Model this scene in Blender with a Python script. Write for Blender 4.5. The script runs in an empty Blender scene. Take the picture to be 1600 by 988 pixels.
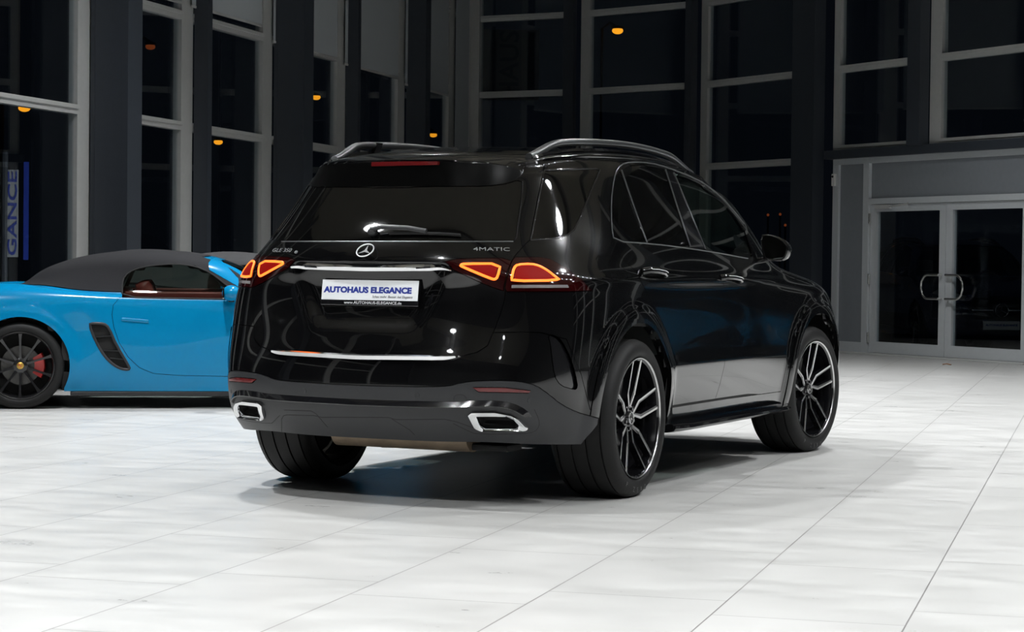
# Showroom at night: black SUV seen from the rear right, blue soft-top roadster behind it, faceted glass facade.
import bpy, bmesh, math, random
import numpy as np
from mathutils import Vector, Matrix
from mathutils.bvhtree import BVHTree
from mathutils.geometry import delaunay_2d_cdt

random.seed(4)
scene = bpy.context.scene
COL = scene.collection
R = math.radians

# ------------------------------------------------------------------ camera (world frame = SUV frame, x forward, rear axle at 0)
CAMP = (3271.6682, -9.6458, -4.8434, 1.1403, .4398, -.0239, .0113)


def cam_axes():
    f, cx, cy, h, yaw, pitch, roll = CAMP
    F = np.array([math.cos(yaw) * math.cos(pitch), math.sin(yaw) * math.cos(pitch), math.sin(pitch)])
    Rr = np.array([math.sin(yaw), -math.cos(yaw), 0.0])
    U = np.cross(Rr, F)
    R2 = Rr * math.cos(roll) + U * math.sin(roll)
    U2 = -Rr * math.sin(roll) + U * math.cos(roll)
    return np.array([cx, cy, h]), F, R2, U2


CAMC, CAMF, CAMR, CAMU = cam_axes()


def sight(u, v):
    """direction of the sight line through a photo pixel (1600 x 988)"""
    return CAMF + CAMR * (u - 800) / CAMP[0] - CAMU * (v - 494) / CAMP[0]


def on_plane(u, v, axis, val):
    r = sight(u, v)
    return CAMC + r * ((val - CAMC[axis]) / r[axis])


cam_data = bpy.data.cameras.new('camera')
cam = bpy.data.objects.new('camera', cam_data)
COL.objects.link(cam)
cam_data.sensor_width = 36
cam_data.lens = CAMP[0] / 1600 * 36
cam_data.clip_end = 300
M = Matrix((CAMR, CAMU, -CAMF)).transposed().to_4x4()
M.translation = Vector(CAMC)
cam.matrix_world = M
scene.camera = cam

# ------------------------------------------------------------------ materials
MATS = {}


def mat(name, color=(.5, .5, .5), rough=.5, metal=0.0, coat=0.0, spec=.5, emit=None, estr=0.0, noise=0.0, nscale=30.0, bump=0.0, bscale=200.0, rvar=0.0):
    m = bpy.data.materials.new(name)
    m.use_nodes = True
    nt = m.node_tree
    b = nt.nodes['Principled BSDF']
    b.inputs['Base Color'].default_value = (*color, 1)
    b.inputs['Roughness'].default_value = rough
    b.inputs['Metallic'].default_value = metal
    b.inputs['Coat Weight'].default_value = coat
    b.inputs['Coat Roughness'].default_value = .02
    b.inputs['Specular IOR Level'].default_value = spec
    if emit:
        b.inputs['Emission Color'].default_value = (*emit, 1)
        b.inputs['Emission Strength'].default_value = estr
    if noise or bump or rvar:
        tc = nt.nodes.new('ShaderNodeTexCoord')
        n = nt.nodes.new('ShaderNodeTexNoise')
        n.inputs['Scale'].default_value = nscale
        n.inputs['Detail'].default_value = 5
        nt.links.new(tc.outputs['Object'], n.inputs['Vector'])
        if noise:
            mx = nt.nodes.new('ShaderNodeMix')
            mx.data_type = 'RGBA'
            mx.inputs[6].default_value = (*[c * (1 - noise) for c in color], 1)
            mx.inputs[7].default_value = (*[min(1, c * (1 + noise)) for c in color], 1)
            nt.links.new(n.outputs['Fac'], mx.inputs[0])
            nt.links.new(mx.outputs[2], b.inputs['Base Color'])
        if rvar:
            mr = nt.nodes.new('ShaderNodeMapRange')
            mr.inputs['To Min'].default_value = max(0, rough - rvar)
            mr.inputs['To Max'].default_value = rough + rvar
            nt.links.new(n.outputs['Fac'], mr.inputs['Value'])
            nt.links.new(mr.outputs['Result'], b.inputs['Roughness'])
        if bump:
            n2 = nt.nodes.new('ShaderNodeTexNoise')
            n2.inputs['Scale'].default_value = bscale
            nt.links.new(tc.outputs['Object'], n2.inputs['Vector'])
            bp = nt.nodes.new('ShaderNodeBump')
            bp.inputs['Strength'].default_value = bump
            bp.inputs['Distance'].default_value = .002
            nt.links.new(n2.outputs['Fac'], bp.inputs['Height'])
            nt.links.new(bp.outputs['Normal'], b.inputs['Normal'])
    MATS[name] = m
    return m


def glass(name, tint, rough=.0, ior=1.5):
    """thin pane: tinted straight-through transmission plus a fresnel mirror"""
    m = bpy.data.materials.new(name)
    m.use_nodes = True
    nt = m.node_tree
    nt.nodes.remove(nt.nodes['Principled BSDF'])
    tr = nt.nodes.new('ShaderNodeBsdfTransparent')
    tr.inputs[0].default_value = (*tint, 1)
    gl = nt.nodes.new('ShaderNodeBsdfGlossy')
    gl.inputs['Roughness'].default_value = rough
    lw = nt.nodes.new('ShaderNodeLayerWeight')      # facing = 1 - |cos|, the same from both sides of the sheet
    pw = nt.nodes.new('ShaderNodeMath')
    pw.operation = 'POWER'
    pw.inputs[1].default_value = 5
    nt.links.new(lw.outputs['Facing'], pw.inputs[0])
    fr = nt.nodes.new('ShaderNodeMapRange')
    f0 = ((ior - 1) / (ior + 1)) ** 2
    fr.inputs['To Min'].default_value = f0
    fr.inputs['To Max'].default_value = 1
    nt.links.new(pw.outputs[0], fr.inputs['Value'])
    mx = nt.nodes.new('ShaderNodeMixShader')
    nt.links.new(fr.outputs[0], mx.inputs[0])
    nt.links.new(tr.outputs[0], mx.inputs[1])
    nt.links.new(gl.outputs[0], mx.inputs[2])
    nt.links.new(mx.outputs[0], nt.nodes['Material Output'].inputs[0])
    MATS[name] = m
    return m


PAINT = mat('black_paint', (.0025, .0025, .0028), .15, coat=1.0, spec=.12, noise=.1, nscale=4)
GLOSS = mat('gloss_black', (.006, .006, .007), .10, coat=.6, noise=.1, nscale=6)
SATIN = mat('satin_grey_plastic', (.016, .017, .019), .42, noise=.12, nscale=60, bump=.15, bscale=900)
RUBBER = mat('tyre_rubber', (.0065, .0065, .0065), .6, spec=.3, noise=.25, nscale=40, bump=.3, bscale=300)
MATTE = mat('matte_black', (.004, .004, .004), .8, noise=.2, nscale=20)
CHROME = mat('chrome', (.78, .79, .80), .08, metal=1, noise=.03, nscale=12)
MACHINED = mat('machined_aluminium', (.62, .62, .62), .22, metal=1, noise=.06, nscale=80)
RAILM = mat('rail_aluminium', (.16, .165, .17), .32, metal=.85, noise=.05, nscale=40)
PRIVACY = mat('privacy_glass', (.002, .002, .002), .03, coat=.0, spec=.65, noise=.1, nscale=3)
CARGLASS = glass('green_tinted_glass', (.42, .50, .47))
LENS = mat('dark_red_lens', (.016, .0006, .0009), .08, coat=.7, noise=.15, nscale=30)
REDGLOW = mat('red_lamp_interior', (.02, .0005, .0005), .5, spec=.1, emit=(1, .010, .004), estr=.26, noise=.4, nscale=90)
SIGNAT = mat('lamp_signature', (.8, .1, .02), .3, emit=(1, .17, .014), estr=2.2, noise=.05, nscale=40)
REFL = mat('red_reflector', (.10, .004, .005), .2, coat=.5, noise=.3, nscale=150)
CLEAR = mat('clear_lens', (.20, .19, .19), .15, coat=.5, noise=.15, nscale=90)
PLATEW = mat('plate_white', (.82, .84, .86), .35, noise=.03, nscale=8)
BLUETXT = mat('plate_blue', (.012, .03, .26), .4, noise=.05)
GREYTXT = mat('plate_grey', (.08, .08, .1), .5, noise=.05)
WHITETXT = mat('plate_lettering', (.6, .6, .62), .5, noise=.05)
EXHST = mat('exhaust_metal', (.22, .17, .12), .5, metal=.7, noise=.4, nscale=12)
DISCM = mat('brake_steel', (.10, .098, .095), .38, metal=.9, noise=.15, nscale=60)
BLUE = mat('blue_paint', (.0005, .19, .40), .22, coat=.35, spec=.15, noise=.02, nscale=60)
FABRIC = mat('black_fabric', (.018, .018, .020), .95, spec=.2, noise=.3, nscale=150, bump=.5, bscale=600)
DARKCAR = mat('dark_grey_paint', (.012, .013, .016), .15, coat=1, noise=.05)
FABRIC2 = mat('grey_fabric', (.05, .05, .052), .95, spec=.2, noise=.2, nscale=150, bump=.4, bscale=600)
REDSEAT = mat('red_leather', (.28, .03, .022), .5, noise=.15, nscale=30)
GREYSEAT = mat('grey_leather', (.10, .105, .10), .55, noise=.15, nscale=30)
REDCAL = mat('red_caliper', (.5, .012, .01), .3, coat=.5, noise=.05)
GOLD = mat('gold_crest', (.55, .33, .07), .35, metal=.8, noise=.3, nscale=60)
STARM = mat('emblem_silver', (.75, .76, .77), .32, metal=.55, noise=.03)
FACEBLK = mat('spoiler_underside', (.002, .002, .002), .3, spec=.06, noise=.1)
BADGE = mat('badge_silver', (.42, .43, .44), .3, metal=.5, noise=.05)
WHEELBLK = mat('black_wheel', (.010, .010, .011), .22, coat=.4, noise=.1)
ALU = mat('facade_aluminium', (.60, .605, .59), .42, metal=.35, noise=.06, nscale=18)
STEEL = mat('painted_steel', (.030, .036, .046), .5, noise=.12, nscale=14)
PANEL = mat('grey_panel', (.20, .215, .235), .55, noise=.08, nscale=16)
DOORALU = mat('door_aluminium', (.64, .67, .69), .42, metal=.3, noise=.05, nscale=18)
BLIND = mat('blind_fabric', (.42, .45, .47), .9, spec=.1, noise=.06, nscale=90, bump=.3, bscale=400)
PANE = glass('facade_glass', (.84, .88, .90), ior=1.78)
WALLM = mat('dark_wall', (.02, .02, .02), .75, noise=.2, nscale=2)
CEILM = mat('ceiling_metal', (.20, .185, .15), .6, noise=.15, nscale=3)
BEAMM = mat('ceiling_beam', (.07, .07, .07), .6, noise=.1, nscale=5)
ASPH = mat('night_asphalt', (.015, .015, .016), .85, noise=.3, nscale=6, bump=.4, bscale=60)
STEELB = mat('brushed_steel', (.60, .60, .58), .25, metal=1, noise=.05, nscale=50)
SODIUM = mat('sodium_lamp', (1, .5, .05), .5, emit=(1, .36, .015), estr=1.6, noise=.02)
REDEMIT = mat('dim_orange_lamp', (1, .2, .05), .5, emit=(1, .20, .05), estr=.16, noise=.02)
LAMPW = mat('lamp_white', (1, 1, 1), .5, emit=(.965, .985, 1), estr=1470, noise=.01)
SPOTW = mat('spot_white', (1, 1, 1), .5, emit=(.93, .96, 1), estr=420, noise=.01)
FLAGW = mat('flag_cloth', (.30, .31, .32), .8, noise=.1, nscale=6)
FLAGB = mat('flag_blue', (.01, .035, .30), .8, noise=.1, nscale=6)
WHITEP = mat('white_plastic', (.75, .75, .72), .4, noise=.03)
LEAFM = mat('dry_leaf', (.28, .13, .05), .8, noise=.3, nscale=60)


def floor_material():
    m = bpy.data.materials.new('floor_tiles')
    m.use_nodes = True
    nt = m.node_tree
    N, L = nt.nodes, nt.links
    b = N['Principled BSDF']
    geo = N.new('ShaderNodeNewGeometry')
    al = .1644
    rot = N.new('ShaderNodeVectorRotate')
    rot.rotation_type = 'Z_AXIS'
    rot.inputs['Angle'].default_value = -al
    L.new(geo.outputs['Position'], rot.inputs['Vector'])
    add = N.new('ShaderNodeVectorMath')
    add.operation = 'ADD'
    add.inputs[1].default_value = (1.965 + 125.5, 1.342 + 63.15, 0)
    L.new(rot.outputs[0], add.inputs[0])
    br = N.new('ShaderNodeTexBrick')
    br.offset = .239
    br.offset_frequency = 2
    br.inputs['Scale'].default_value = 1
    br.inputs['Mortar Size'].default_value = .003
    br.inputs['Mortar Smooth'].default_value = .25
    br.inputs['Brick Width'].default_value = 1.255
    br.inputs['Row Height'].default_value = .6315
    br.inputs['Color1'].default_value = (.488, .485, .472, 1)
    br.inputs['Color2'].default_value = (.512, .508, .496, 1)
    br.inputs['Mortar'].default_value = (.20, .195, .19, 1)
    L.new(add.outputs[0], br.inputs['Vector'])
    # cloudy cement-look mottling, stretched along the tile
    mp = N.new('ShaderNodeMapping')
    mp.inputs['Scale'].default_value = (2.6, .9, 1)
    L.new(add.outputs[0], mp.inputs['Vector'])
    n1 = N.new('ShaderNodeTexNoise')
    n1.inputs['Scale'].default_value = 2.2
    n1.inputs['Detail'].default_value = 8
    n1.inputs['Roughness'].default_value = .68
    L.new(mp.outputs[0], n1.inputs['Vector'])
    cr = N.new('ShaderNodeMapRange')
    cr.inputs['From Min'].default_value = .32
    cr.inputs['From Max'].default_value = .68
    cr.inputs['To Min'].default_value = .90
    cr.inputs['To Max'].default_value = 1.06
    L.new(n1.outputs['Fac'], cr.inputs['Value'])
    mul = N.new('ShaderNodeMix')
    mul.data_type = 'RGBA'
    mul.blend_type = 'MULTIPLY'
    mul.inputs[0].default_value = 1
    L.new(br.outputs['Color'], mul.inputs[6])
    L.new(cr.outputs['Result'], mul.inputs[7])
    L.new(mul.outputs[2], b.inputs['Base Color'])
    rr = N.new('ShaderNodeMapRange')
    rr.inputs['From Min'].default_value = .3
    rr.inputs['From Max'].default_value = .7
    rr.inputs['To Min'].default_value = .26
    rr.inputs['To Max'].default_value = .42
    L.new(n1.outputs['Fac'], rr.inputs['Value'])
    L.new(rr.outputs['Result'], b.inputs['Roughness'])
    return m


FLOORM = floor_material()

# ------------------------------------------------------------------ object helpers


def link(name, me, material, parent=None, mats=None):
    o = bpy.data.objects.new(name, me)
    COL.objects.link(o)
    if mats:
        for m_ in mats:
            me.materials.append(m_)
    elif material is not None and not me.materials:
        me.materials.append(material)
    if parent is not None:
        o.parent = parent
    return o


def thing(name, label, cat, loc=(0, 0, 0), rotz=0.0, group=None):
    o = bpy.data.objects.new(name, None)
    COL.objects.link(o)
    o.empty_display_size = .1
    o.location = loc
    o.rotation_euler = (0, 0, rotz)
    return tag(o, label, cat, group)


def tag(o, label, cat, group=None):
    o['label'] = label
    o['category'] = cat
    if group:
        o['group'] = group
    return o


def holder(name, parent, loc=(0, 0, 0), rot=(0, 0, 0)):
    o = bpy.data.objects.new(name, None)
    COL.objects.link(o)
    o.parent = parent
    o.location = loc
    o.rotation_euler = rot
    o.empty_display_size = .05
    return o


def struct(o):
    o['kind'] = 'structure'
    return o


def pydata(name, verts, faces, smooth=False, autosmooth=None):
    me = bpy.data.meshes.new(name)
    me.from_pydata([tuple(map(float, v)) for v in verts], [], faces)
    me.validate()
    if smooth:
        me.shade_smooth() if hasattr(me, 'shade_smooth') else None
        if autosmooth:
            me.set_sharp_from_angle(angle=autosmooth)
    return me


def fix_normals(me):
    bm = bmesh.new()
    bm.from_mesh(me)
    bmesh.ops.recalc_face_normals(bm, faces=bm.faces)
    bm.to_mesh(me)
    bm.free()
    return me


class MB:
    """collects solids into one mesh"""

    def __init__(self):
        self.bm = bmesh.new()

    def box(self, c, s, rot=None, bevel=0.0):
        r = bmesh.ops.create_cube(self.bm, size=1)
        vs = r['verts']
        mt = Matrix.Translation(c) @ (rot.to_4x4() if rot is not None else Matrix.Identity(4)) @ Matrix.Diagonal((*s, 1))
        bmesh.ops.transform(self.bm, matrix=mt, verts=vs)
        if bevel:
            es = list({e for v in vs for e in v.link_edges})
            bmesh.ops.bevel(self.bm, geom=es, offset=bevel, segments=2, affect='EDGES', profile=.6)
        return self

    def lathe(self, prof, n=64, axis='Y', origin=(0, 0, 0), a0=0, a1=2 * math.pi):
        """prof: list of (axial, radius)"""
        full = abs(a1 - a0 - 2 * math.pi) < 1e-6
        k = n if full else n + 1
        rows = []
        for i in range(k):
            a = a0 + (a1 - a0) * i / n
            ca, sa = math.cos(a), math.sin(a)
            row = []
            for (h, r) in prof:
                p = {'Y': (r * ca, h, r * sa), 'Z': (r * ca, r * sa, h), 'X': (h, r * ca, r * sa)}[axis]
                row.append(self.bm.verts.new([p[q] + origin[q] for q in range(3)]))
            rows.append(row)
        for i in range(n):
            A, B = rows[i], rows[(i + 1) % k]
            for j in range(len(prof) - 1):
                self.bm.faces.new((A[j], A[j + 1], B[j + 1], B[j]))
        return self

    def tube(self, pts, rad, n=10, cap=True, closed=False, flat=None, up=None):
        """pts 3D polyline; rad radius or (w,h) half sizes with flat normal list `up` per point"""
        P = [Vector(p) for p in pts]
        rows = []
        m = len(P)
        for i, p in enumerate(P):
            if closed:
                t = (P[(i + 1) % m] - P[i - 1]).normalized()
            else:
                t = (P[min(i + 1, m - 1)] - P[max(i - 1, 0)]).normalized()
            if up is not None:
                nn = Vector(up[i] if hasattr(up[0], '__len__') else up)
                nn = (nn - t * nn.dot(t)).normalized()
            else:
                a = Vector((0, 0, 1)) if abs(t.z) < .9 else Vector((1, 0, 0))
                nn = (a - t * a.dot(t)).normalized()
            bb = t.cross(nn)
            w, h = rad if hasattr(rad, '__len__') else (rad, rad)
            rows.append([self.bm.verts.new(p + bb * (w * math.cos(2 * math.pi * k / n)) + nn * (h * math.sin(2 * math.pi * k / n))) for k in range(n)])
        for i in range(m if closed else m - 1):
            A, B = rows[i], rows[(i + 1) % m]
            for k in range(n):
                self.bm.faces.new((A[k], A[(k + 1) % n], B[(k + 1) % n], B[k]))
        if cap and not closed:
            self.bm.faces.new(rows[0][::-1])
            self.bm.faces.new(rows[-1])
        return self

    def prism(self, poly, h0, h1, frame=None):
        """poly 2D list extruded h0..h1 along local z, frame Matrix 4x4"""
        f = frame if frame is not None else Matrix.Identity(4)
        a = [self.bm.verts.new(f @ Vector((x, y, h0))) for x, y in poly]
        b = [self.bm.verts.new(f @ Vector((x, y, h1))) for x, y in poly]
        n = len(poly)
        self.bm.faces.new(a[::-1])
        self.bm.faces.new(b)
        for i in range(n):
            self.bm.faces.new((a[i], a[(i + 1) % n], b[(i + 1) % n], b[i]))
        return self

    def sphere(self, c, s, seg=16):
        r = bmesh.ops.create_uvsphere(self.bm, u_segments=seg, v_segments=max(6, seg // 2), radius=1)
        bmesh.ops.transform(self.bm, matrix=Matrix.Translation(c) @ Matrix.Diagonal((*s, 1)), verts=r['verts'])
        return self

    def build(self, name, material, parent=None, smooth=None, recalc=True):
        if recalc:
            bmesh.ops.recalc_face_normals(self.bm, faces=self.bm.faces)
        me = bpy.data.meshes.new(name)
        self.bm.to_mesh(me)
        self.bm.free()
        if smooth is not None:
            me.shade_smooth()
            me.set_sharp_from_angle(angle=R(smooth))
        return link(name, me, material, parent)


def text_mesh(s, size, depth=.001, offset=0.0, shear=0.0, sx=1.0, align='CENTER'):
    cu = bpy.data.curves.new('lettering', 'FONT')
    cu.body = s
    cu.size = size
    cu.extrude = depth
    cu.offset = offset
    cu.shear = shear
    cu.align_x = align
    cu.align_y = 'CENTER'
    cu.resolution_u = 3
    o = bpy.data.objects.new('lettering', cu)
    COL.objects.link(o)
    dg = bpy.context.evaluated_depsgraph_get()
    me = bpy.data.meshes.new_from_object(o.evaluated_get(dg))
    bpy.data.objects.remove(o)
    bpy.data.curves.remove(cu)
    if sx != 1:
        me.transform(Matrix.Diagonal((sx, 1, 1, 1)))
    return me


def frame_at(p, right, normal):
    n = Vector(normal).normalized()
    r = Vector(right)
    r = (r - n * r.dot(n)).normalized()
    u = n.cross(r)
    m_ = Matrix((r, u, n)).transposed().to_4x4()
    m_.translation = Vector(p)
    return m_

# ------------------------------------------------------------------ car bodies: a bicubic surface cut into real panels


def bas(t):
    return np.stack([(1 - t) ** 3, 3 * t ** 3 - 6 * t ** 2 + 4, -3 * t ** 3 + 3 * t ** 2 + 3 * t + 1, t ** 3], -1) / 6


def padnet(c):
    a = np.concatenate([c[:, 1:2] * [1, -1, 1], c, c[:, -2:-1] * [1, -1, 1]], 1)
    return np.concatenate([2 * a[:1] - a[1:2], a, a[-2:-1] * [1, -1, 1]], 0)


def evalnet(c, tr, tj):
    b = padnet(c)
    ir = np.clip(np.floor(tr).astype(int), 0, c.shape[0] - 2)
    wr = bas(tr - ir)
    ij = np.clip(np.floor(tj).astype(int), 0, c.shape[1] - 2)
    wj = bas(tj - ij)
    out = 0
    for a in range(4):
        rr = b[ir + a]
        row = 0
        for k in range(4):
            row = row + rr[:, ij + k] * wj[None, :, k, None]
        out = out + row * wr[:, a, None, None]
    return out


def chaikin(p, n, closed=True):
    p = [np.array(q, float) for q in p]
    for _ in range(n):
        o = []
        m = len(p)
        for i in range(m if closed else m - 1):
            a, b = p[i], p[(i + 1) % m]
            o += [a * .75 + b * .25, a * .25 + b * .75]
        if not closed:
            o = [p[0]] + o + [p[-1]]
        p = o
    return p


def densify(p, step, closed=True):
    o = []
    m = len(p)
    for i in range(m if closed else m - 1):
        a, b = np.array(p[i], float), np.array(p[(i + 1) % m], float)
        k = max(1, int(np.linalg.norm(b - a) / step))
        o += [a + (b - a) * t / k for t in range(k)]
    if not closed:
        o.append(np.array(p[-1], float))
    return o


def resample(p, n):
    p = np.array(p, float)
    q = np.vstack([p, p[:1]])
    d = np.r_[0, np.cumsum(np.linalg.norm(np.diff(q, axis=0), axis=1))]
    t = np.linspace(0, d[-1], n, endpoint=False)
    return np.stack([np.interp(t, d, q[:, k]) for k in range(p.shape[1])], 1)


def mirrored(me):
    m2 = me.copy()
    m2.transform(Matrix.Diagonal((1, -1, 1, 1)))
    m2.flip_normals()
    return m2


class CarBody:
    def __init__(self, rings, frame, sculpt=None, nr=8, nj=10):
        N = np.array(rings, float)
        c = N.copy()
        a, b = np.arange(N.shape[0]).astype(float), np.arange(N.shape[1]).astype(float)
        for _ in range(3):
            c = c + (N - evalnet(c, a, b))
        self.nR, self.nJ = N.shape[0], N.shape[1]
        self.tr = np.linspace(0, self.nR - 1, (self.nR - 1) * nr + 1)
        tj = np.linspace(0, self.nJ - 1, (self.nJ - 1) * nj + 1)
        S = evalnet(c, self.tr, tj)
        S[-1, :, 1] = 0
        S[:, 0, 1] = 0
        S[:, -1, 1] = 0
        if sculpt:
            S = sculpt(S)
        self.tj = np.r_[-tj[:0:-1], tj]
        right = S * [1, -1, 1]
        self.P = np.concatenate([S[:, :0:-1], right], 1)      # j<0: left side (+y), j>0: right side (-y)
        dj = np.gradient(self.P, axis=1)
        dr = np.gradient(self.P, axis=0)
        n = np.cross(dj, dr)
        ln = np.linalg.norm(n, axis=2, keepdims=True)
        n = n / np.maximum(ln, 1e-12)
        n[-1] = [0, 0, 1]
        mid = len(self.tj) // 2
        # outward sign, tested on the right flank
        q = self.P[len(self.tr) // 3, mid + len(tj) // 2]
        s = n[len(self.tr) // 3, mid + len(tj) // 2]
        self.flip = s[1] > 0
        if self.flip:
            n = -n
        self.N = n
        self.frame = frame
        self.inv = frame.inverted()
        A, B = self.P.shape[:2]
        vs = [Vector(v) for v in self.P.reshape(-1, 3)]
        fs = [(i * B + j, i * B + j + 1, (i + 1) * B + j + 1, (i + 1) * B + j) for i in range(A - 1) for j in range(B - 1)]
        self.bvh = BVHTree.FromPolygons(vs, fs)
        self.B = B
        self.out = {}

    # -- surface evaluation
    def ev(self, j, r):
        j, r = np.asarray(j, float), np.asarray(r, float)
        fj = np.clip((j - self.tj[0]) / (self.tj[1] - self.tj[0]), 0, len(self.tj) - 1.000001)
        fr = np.clip(r / (self.tr[1] - self.tr[0]), 0, len(self.tr) - 1.000001)
        j0, r0 = fj.astype(int), fr.astype(int)
        a, b = (fj - j0)[..., None], (fr - r0)[..., None]

        def bl(G):
            return (G[r0, j0] * (1 - a) + G[r0, j0 + 1] * a) * (1 - b) + (G[r0 + 1, j0] * (1 - a) + G[r0 + 1, j0 + 1] * a) * b
        n = bl(self.N)
        n = n / np.maximum(np.linalg.norm(n, axis=-1, keepdims=True), 1e-9)
        return bl(self.P), n

    def param(self, loc, idx):
        r0, j0 = divmod(idx, self.B - 1)
        p00, p01, p10, p11 = self.P[r0, j0], self.P[r0, j0 + 1], self.P[r0 + 1, j0], self.P[r0 + 1, j0 + 1]
        a = b = .5
        x = np.array(loc)
        for _ in range(6):
            f = (p00 * (1 - a) + p01 * a) * (1 - b) + (p10 * (1 - a) + p11 * a) * b - x
            da = (p01 - p00) * (1 - b) + (p11 - p10) * b
            db = (p10 - p00) * (1 - a) + (p11 - p01) * a
            J = np.stack([da, db], 1)
            s = np.linalg.lstsq(J, -f, rcond=None)[0]
            a, b = min(max(a + s[0], 0), 1), min(max(b + s[1], 0), 1)
        return self.tj[j0] + a * (self.tj[1] - self.tj[0]), self.tr[r0] + b * (self.tr[1] - self.tr[0])

    def cast(self, o, d):
        h = self.bvh.ray_cast(o, d)
        if h[0] is None:
            best = None
            for k in range(80):
                q = o + d * (k * .25 + .25)
                t = self.bvh.find_nearest(q)
                if best is None or t[3] < best[3]:
                    best = t
                    bq = q
            for k in range(-12, 13):
                q = bq + d * k * .02
                t = self.bvh.find_nearest(q)
                if t[3] < best[3]:
                    best = t
            h = best
        return h

    def px1(self, u, v):
        o = self.inv @ Vector(CAMC)
        d = (self.inv.to_3x3() @ Vector(sight(u, v))).normalized()
        h = self.cast(o, d)
        return self.param(h[0], h[2])

    def px(self, pts, smooth=0, closed=True, step=5):
        p = chaikin(pts, smooth, closed) if smooth else pts
        return [self.px1(*q) for q in densify(p, step, closed)]

    def xz(self, pts, smooth=0, closed=True, step=.03):
        p = chaikin(pts, smooth, closed) if smooth else pts
        o = []
        for x, z in densify(p, step, closed):
            h = self.cast(Vector((x, -3, z)), Vector((0, 1, 0)))
            o.append(self.param(h[0], h[2]))
        return o

    def yz(self, y, z):
        h = self.cast(Vector((-4, y, z)), Vector((1, 0, 0)))
        return self.param(h[0], h[2])

    # -- cutting
    def partition(self, regions):
        """regions: list of (key, polygon in (j, r)); earlier ones win"""
        pts = [(float(j), float(r)) for r in self.tr for j in self.tj]
        n0 = len(pts)
        A, B = len(self.tr), len(self.tj)
        edges = [(i, i + 1) for i in range(B - 1)] + [((A - 1) * B + i, (A - 1) * B + i + 1) for i in range(B - 1)]
        edges += [(i * B, (i + 1) * B) for i in range(A - 1)] + [(i * B + B - 1, (i + 1) * B + B - 1) for i in range(A - 1)]
        rmax, jmax = self.tr[-1], self.tj[-1]
        for key, poly in regions:
            k = len(pts)
            m = len(poly)
            pts += [(min(max(float(p[0]), -jmax), jmax), min(max(float(p[1]), 0), rmax)) for p in poly]
            edges += [(k + i, k + (i + 1) % m) for i in range(m)]
        V, E_, F_, *_ = delaunay_2d_cdt([Vector(p) for p in pts], edges, [], 0, 1e-4)
        V = np.array([tuple(v) for v in V])
        T = np.array([f for f in F_ if len(f) == 3])
        c = V[T].mean(1)
        lab = np.full(len(T), -1)
        self.keys = [k for k, _ in regions] + ['rest']
        for i, (key, poly) in enumerate(regions):
            q = np.array(poly, float)
            sel = np.where((lab < 0) & (c[:, 0] >= q[:, 0].min()) & (c[:, 0] <= q[:, 0].max()) & (c[:, 1] >= q[:, 1].min()) & (c[:, 1] <= q[:, 1].max()))[0]
            if not len(sel):
                continue
            x, y = c[sel, 0], c[sel, 1]
            ins = np.zeros(len(sel), bool)
            x1, y1 = q[:, 0], q[:, 1]
            x2, y2 = np.roll(x1, -1), np.roll(y1, -1)
            for a in range(len(q)):
                if y1[a] == y2[a]:
                    continue
                cond = (y1[a] > y) != (y2[a] > y)
                xi = x1[a] + (y - y1[a]) * (x2[a] - x1[a]) / (y2[a] - y1[a])
                ins ^= cond & (x < xi)
            lab[sel[ins]] = i
        lab[lab < 0] = len(regions)
        self.V, self.T, self.lab = V, T, lab
        self.VP, self.VN = self.ev(V[:, 0], V[:, 1])
        if False:
            print(len(T))

    def panel(self, keys, name, material, parent, off=0.0, gap=.002, flange=.012, disp=None, largest=False):
        if isinstance(keys, str):
            keys = [keys]
        ids = [i for i, k in enumerate(self.keys) if k in keys]
        T = self.T[np.isin(self.lab, ids)]
        if not len(T):
            print('EMPTY PANEL', name, keys)
            return None
        # weld the doubled roof line and front centre line
        P, Nn = self.VP, self.VN
        u, inv = np.unique(T, return_inverse=True)
        T = inv.reshape(-1, 3)
        P, Nn = P[u].copy(), Nn[u].copy()
        key3 = np.round(P / 2e-5).astype(np.int64)
        _, first, inv2 = np.unique(key3, axis=0, return_index=True, return_inverse=True)
        inv2 = inv2.reshape(-1)
        P, Nn = P[first], Nn[first]
        T = inv2[T]
        T = T[(T[:, 0] != T[:, 1]) & (T[:, 1] != T[:, 2]) & (T[:, 0] != T[:, 2])]
        if largest:
            lab = np.arange(len(P))
            while True:
                m_ = lab[T].min(1)
                new = lab.copy()
                for k in range(3):
                    np.minimum.at(new, T[:, k], m_)
                if (new == lab).all():
                    break
                lab = new
            ids_, ct_ = np.unique(lab[T[:, 0]], return_counts=True)
            T = T[lab[T[:, 0]] == ids_[ct_.argmax()]]
            u, inv = np.unique(T, return_inverse=True)
            T = inv.reshape(-1, 3)
            P, Nn = P[u], Nn[u]
        # orientation
        fn = np.cross(P[T[:, 1]] - P[T[:, 0]], P[T[:, 2]] - P[T[:, 0]])
        bad = (fn * (Nn[T[:, 0]] + Nn[T[:, 1]] + Nn[T[:, 2]])).sum(1) < 0
        T[bad] = T[bad][:, ::-1]
        # boundary
        e = np.concatenate([T[:, [0, 1]], T[:, [1, 2]], T[:, [2, 0]]])
        es = np.sort(e, 1)
        uq, ix, ct = np.unique(es, axis=0, return_index=True, return_counts=True)
        be = e[ix[ct == 1]]
        inward = np.zeros_like(P)
        cen = P[T].mean(1)
        for k in range(3):
            np.add.at(inward, T[:, k], cen - P[T[:, k]])
        tang = np.zeros_like(P)
        np.add.at(tang, be[:, 0], P[be[:, 1]] - P[be[:, 0]])
        np.add.at(tang, be[:, 1], P[be[:, 1]] - P[be[:, 0]])
        bv = np.unique(be)
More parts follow.
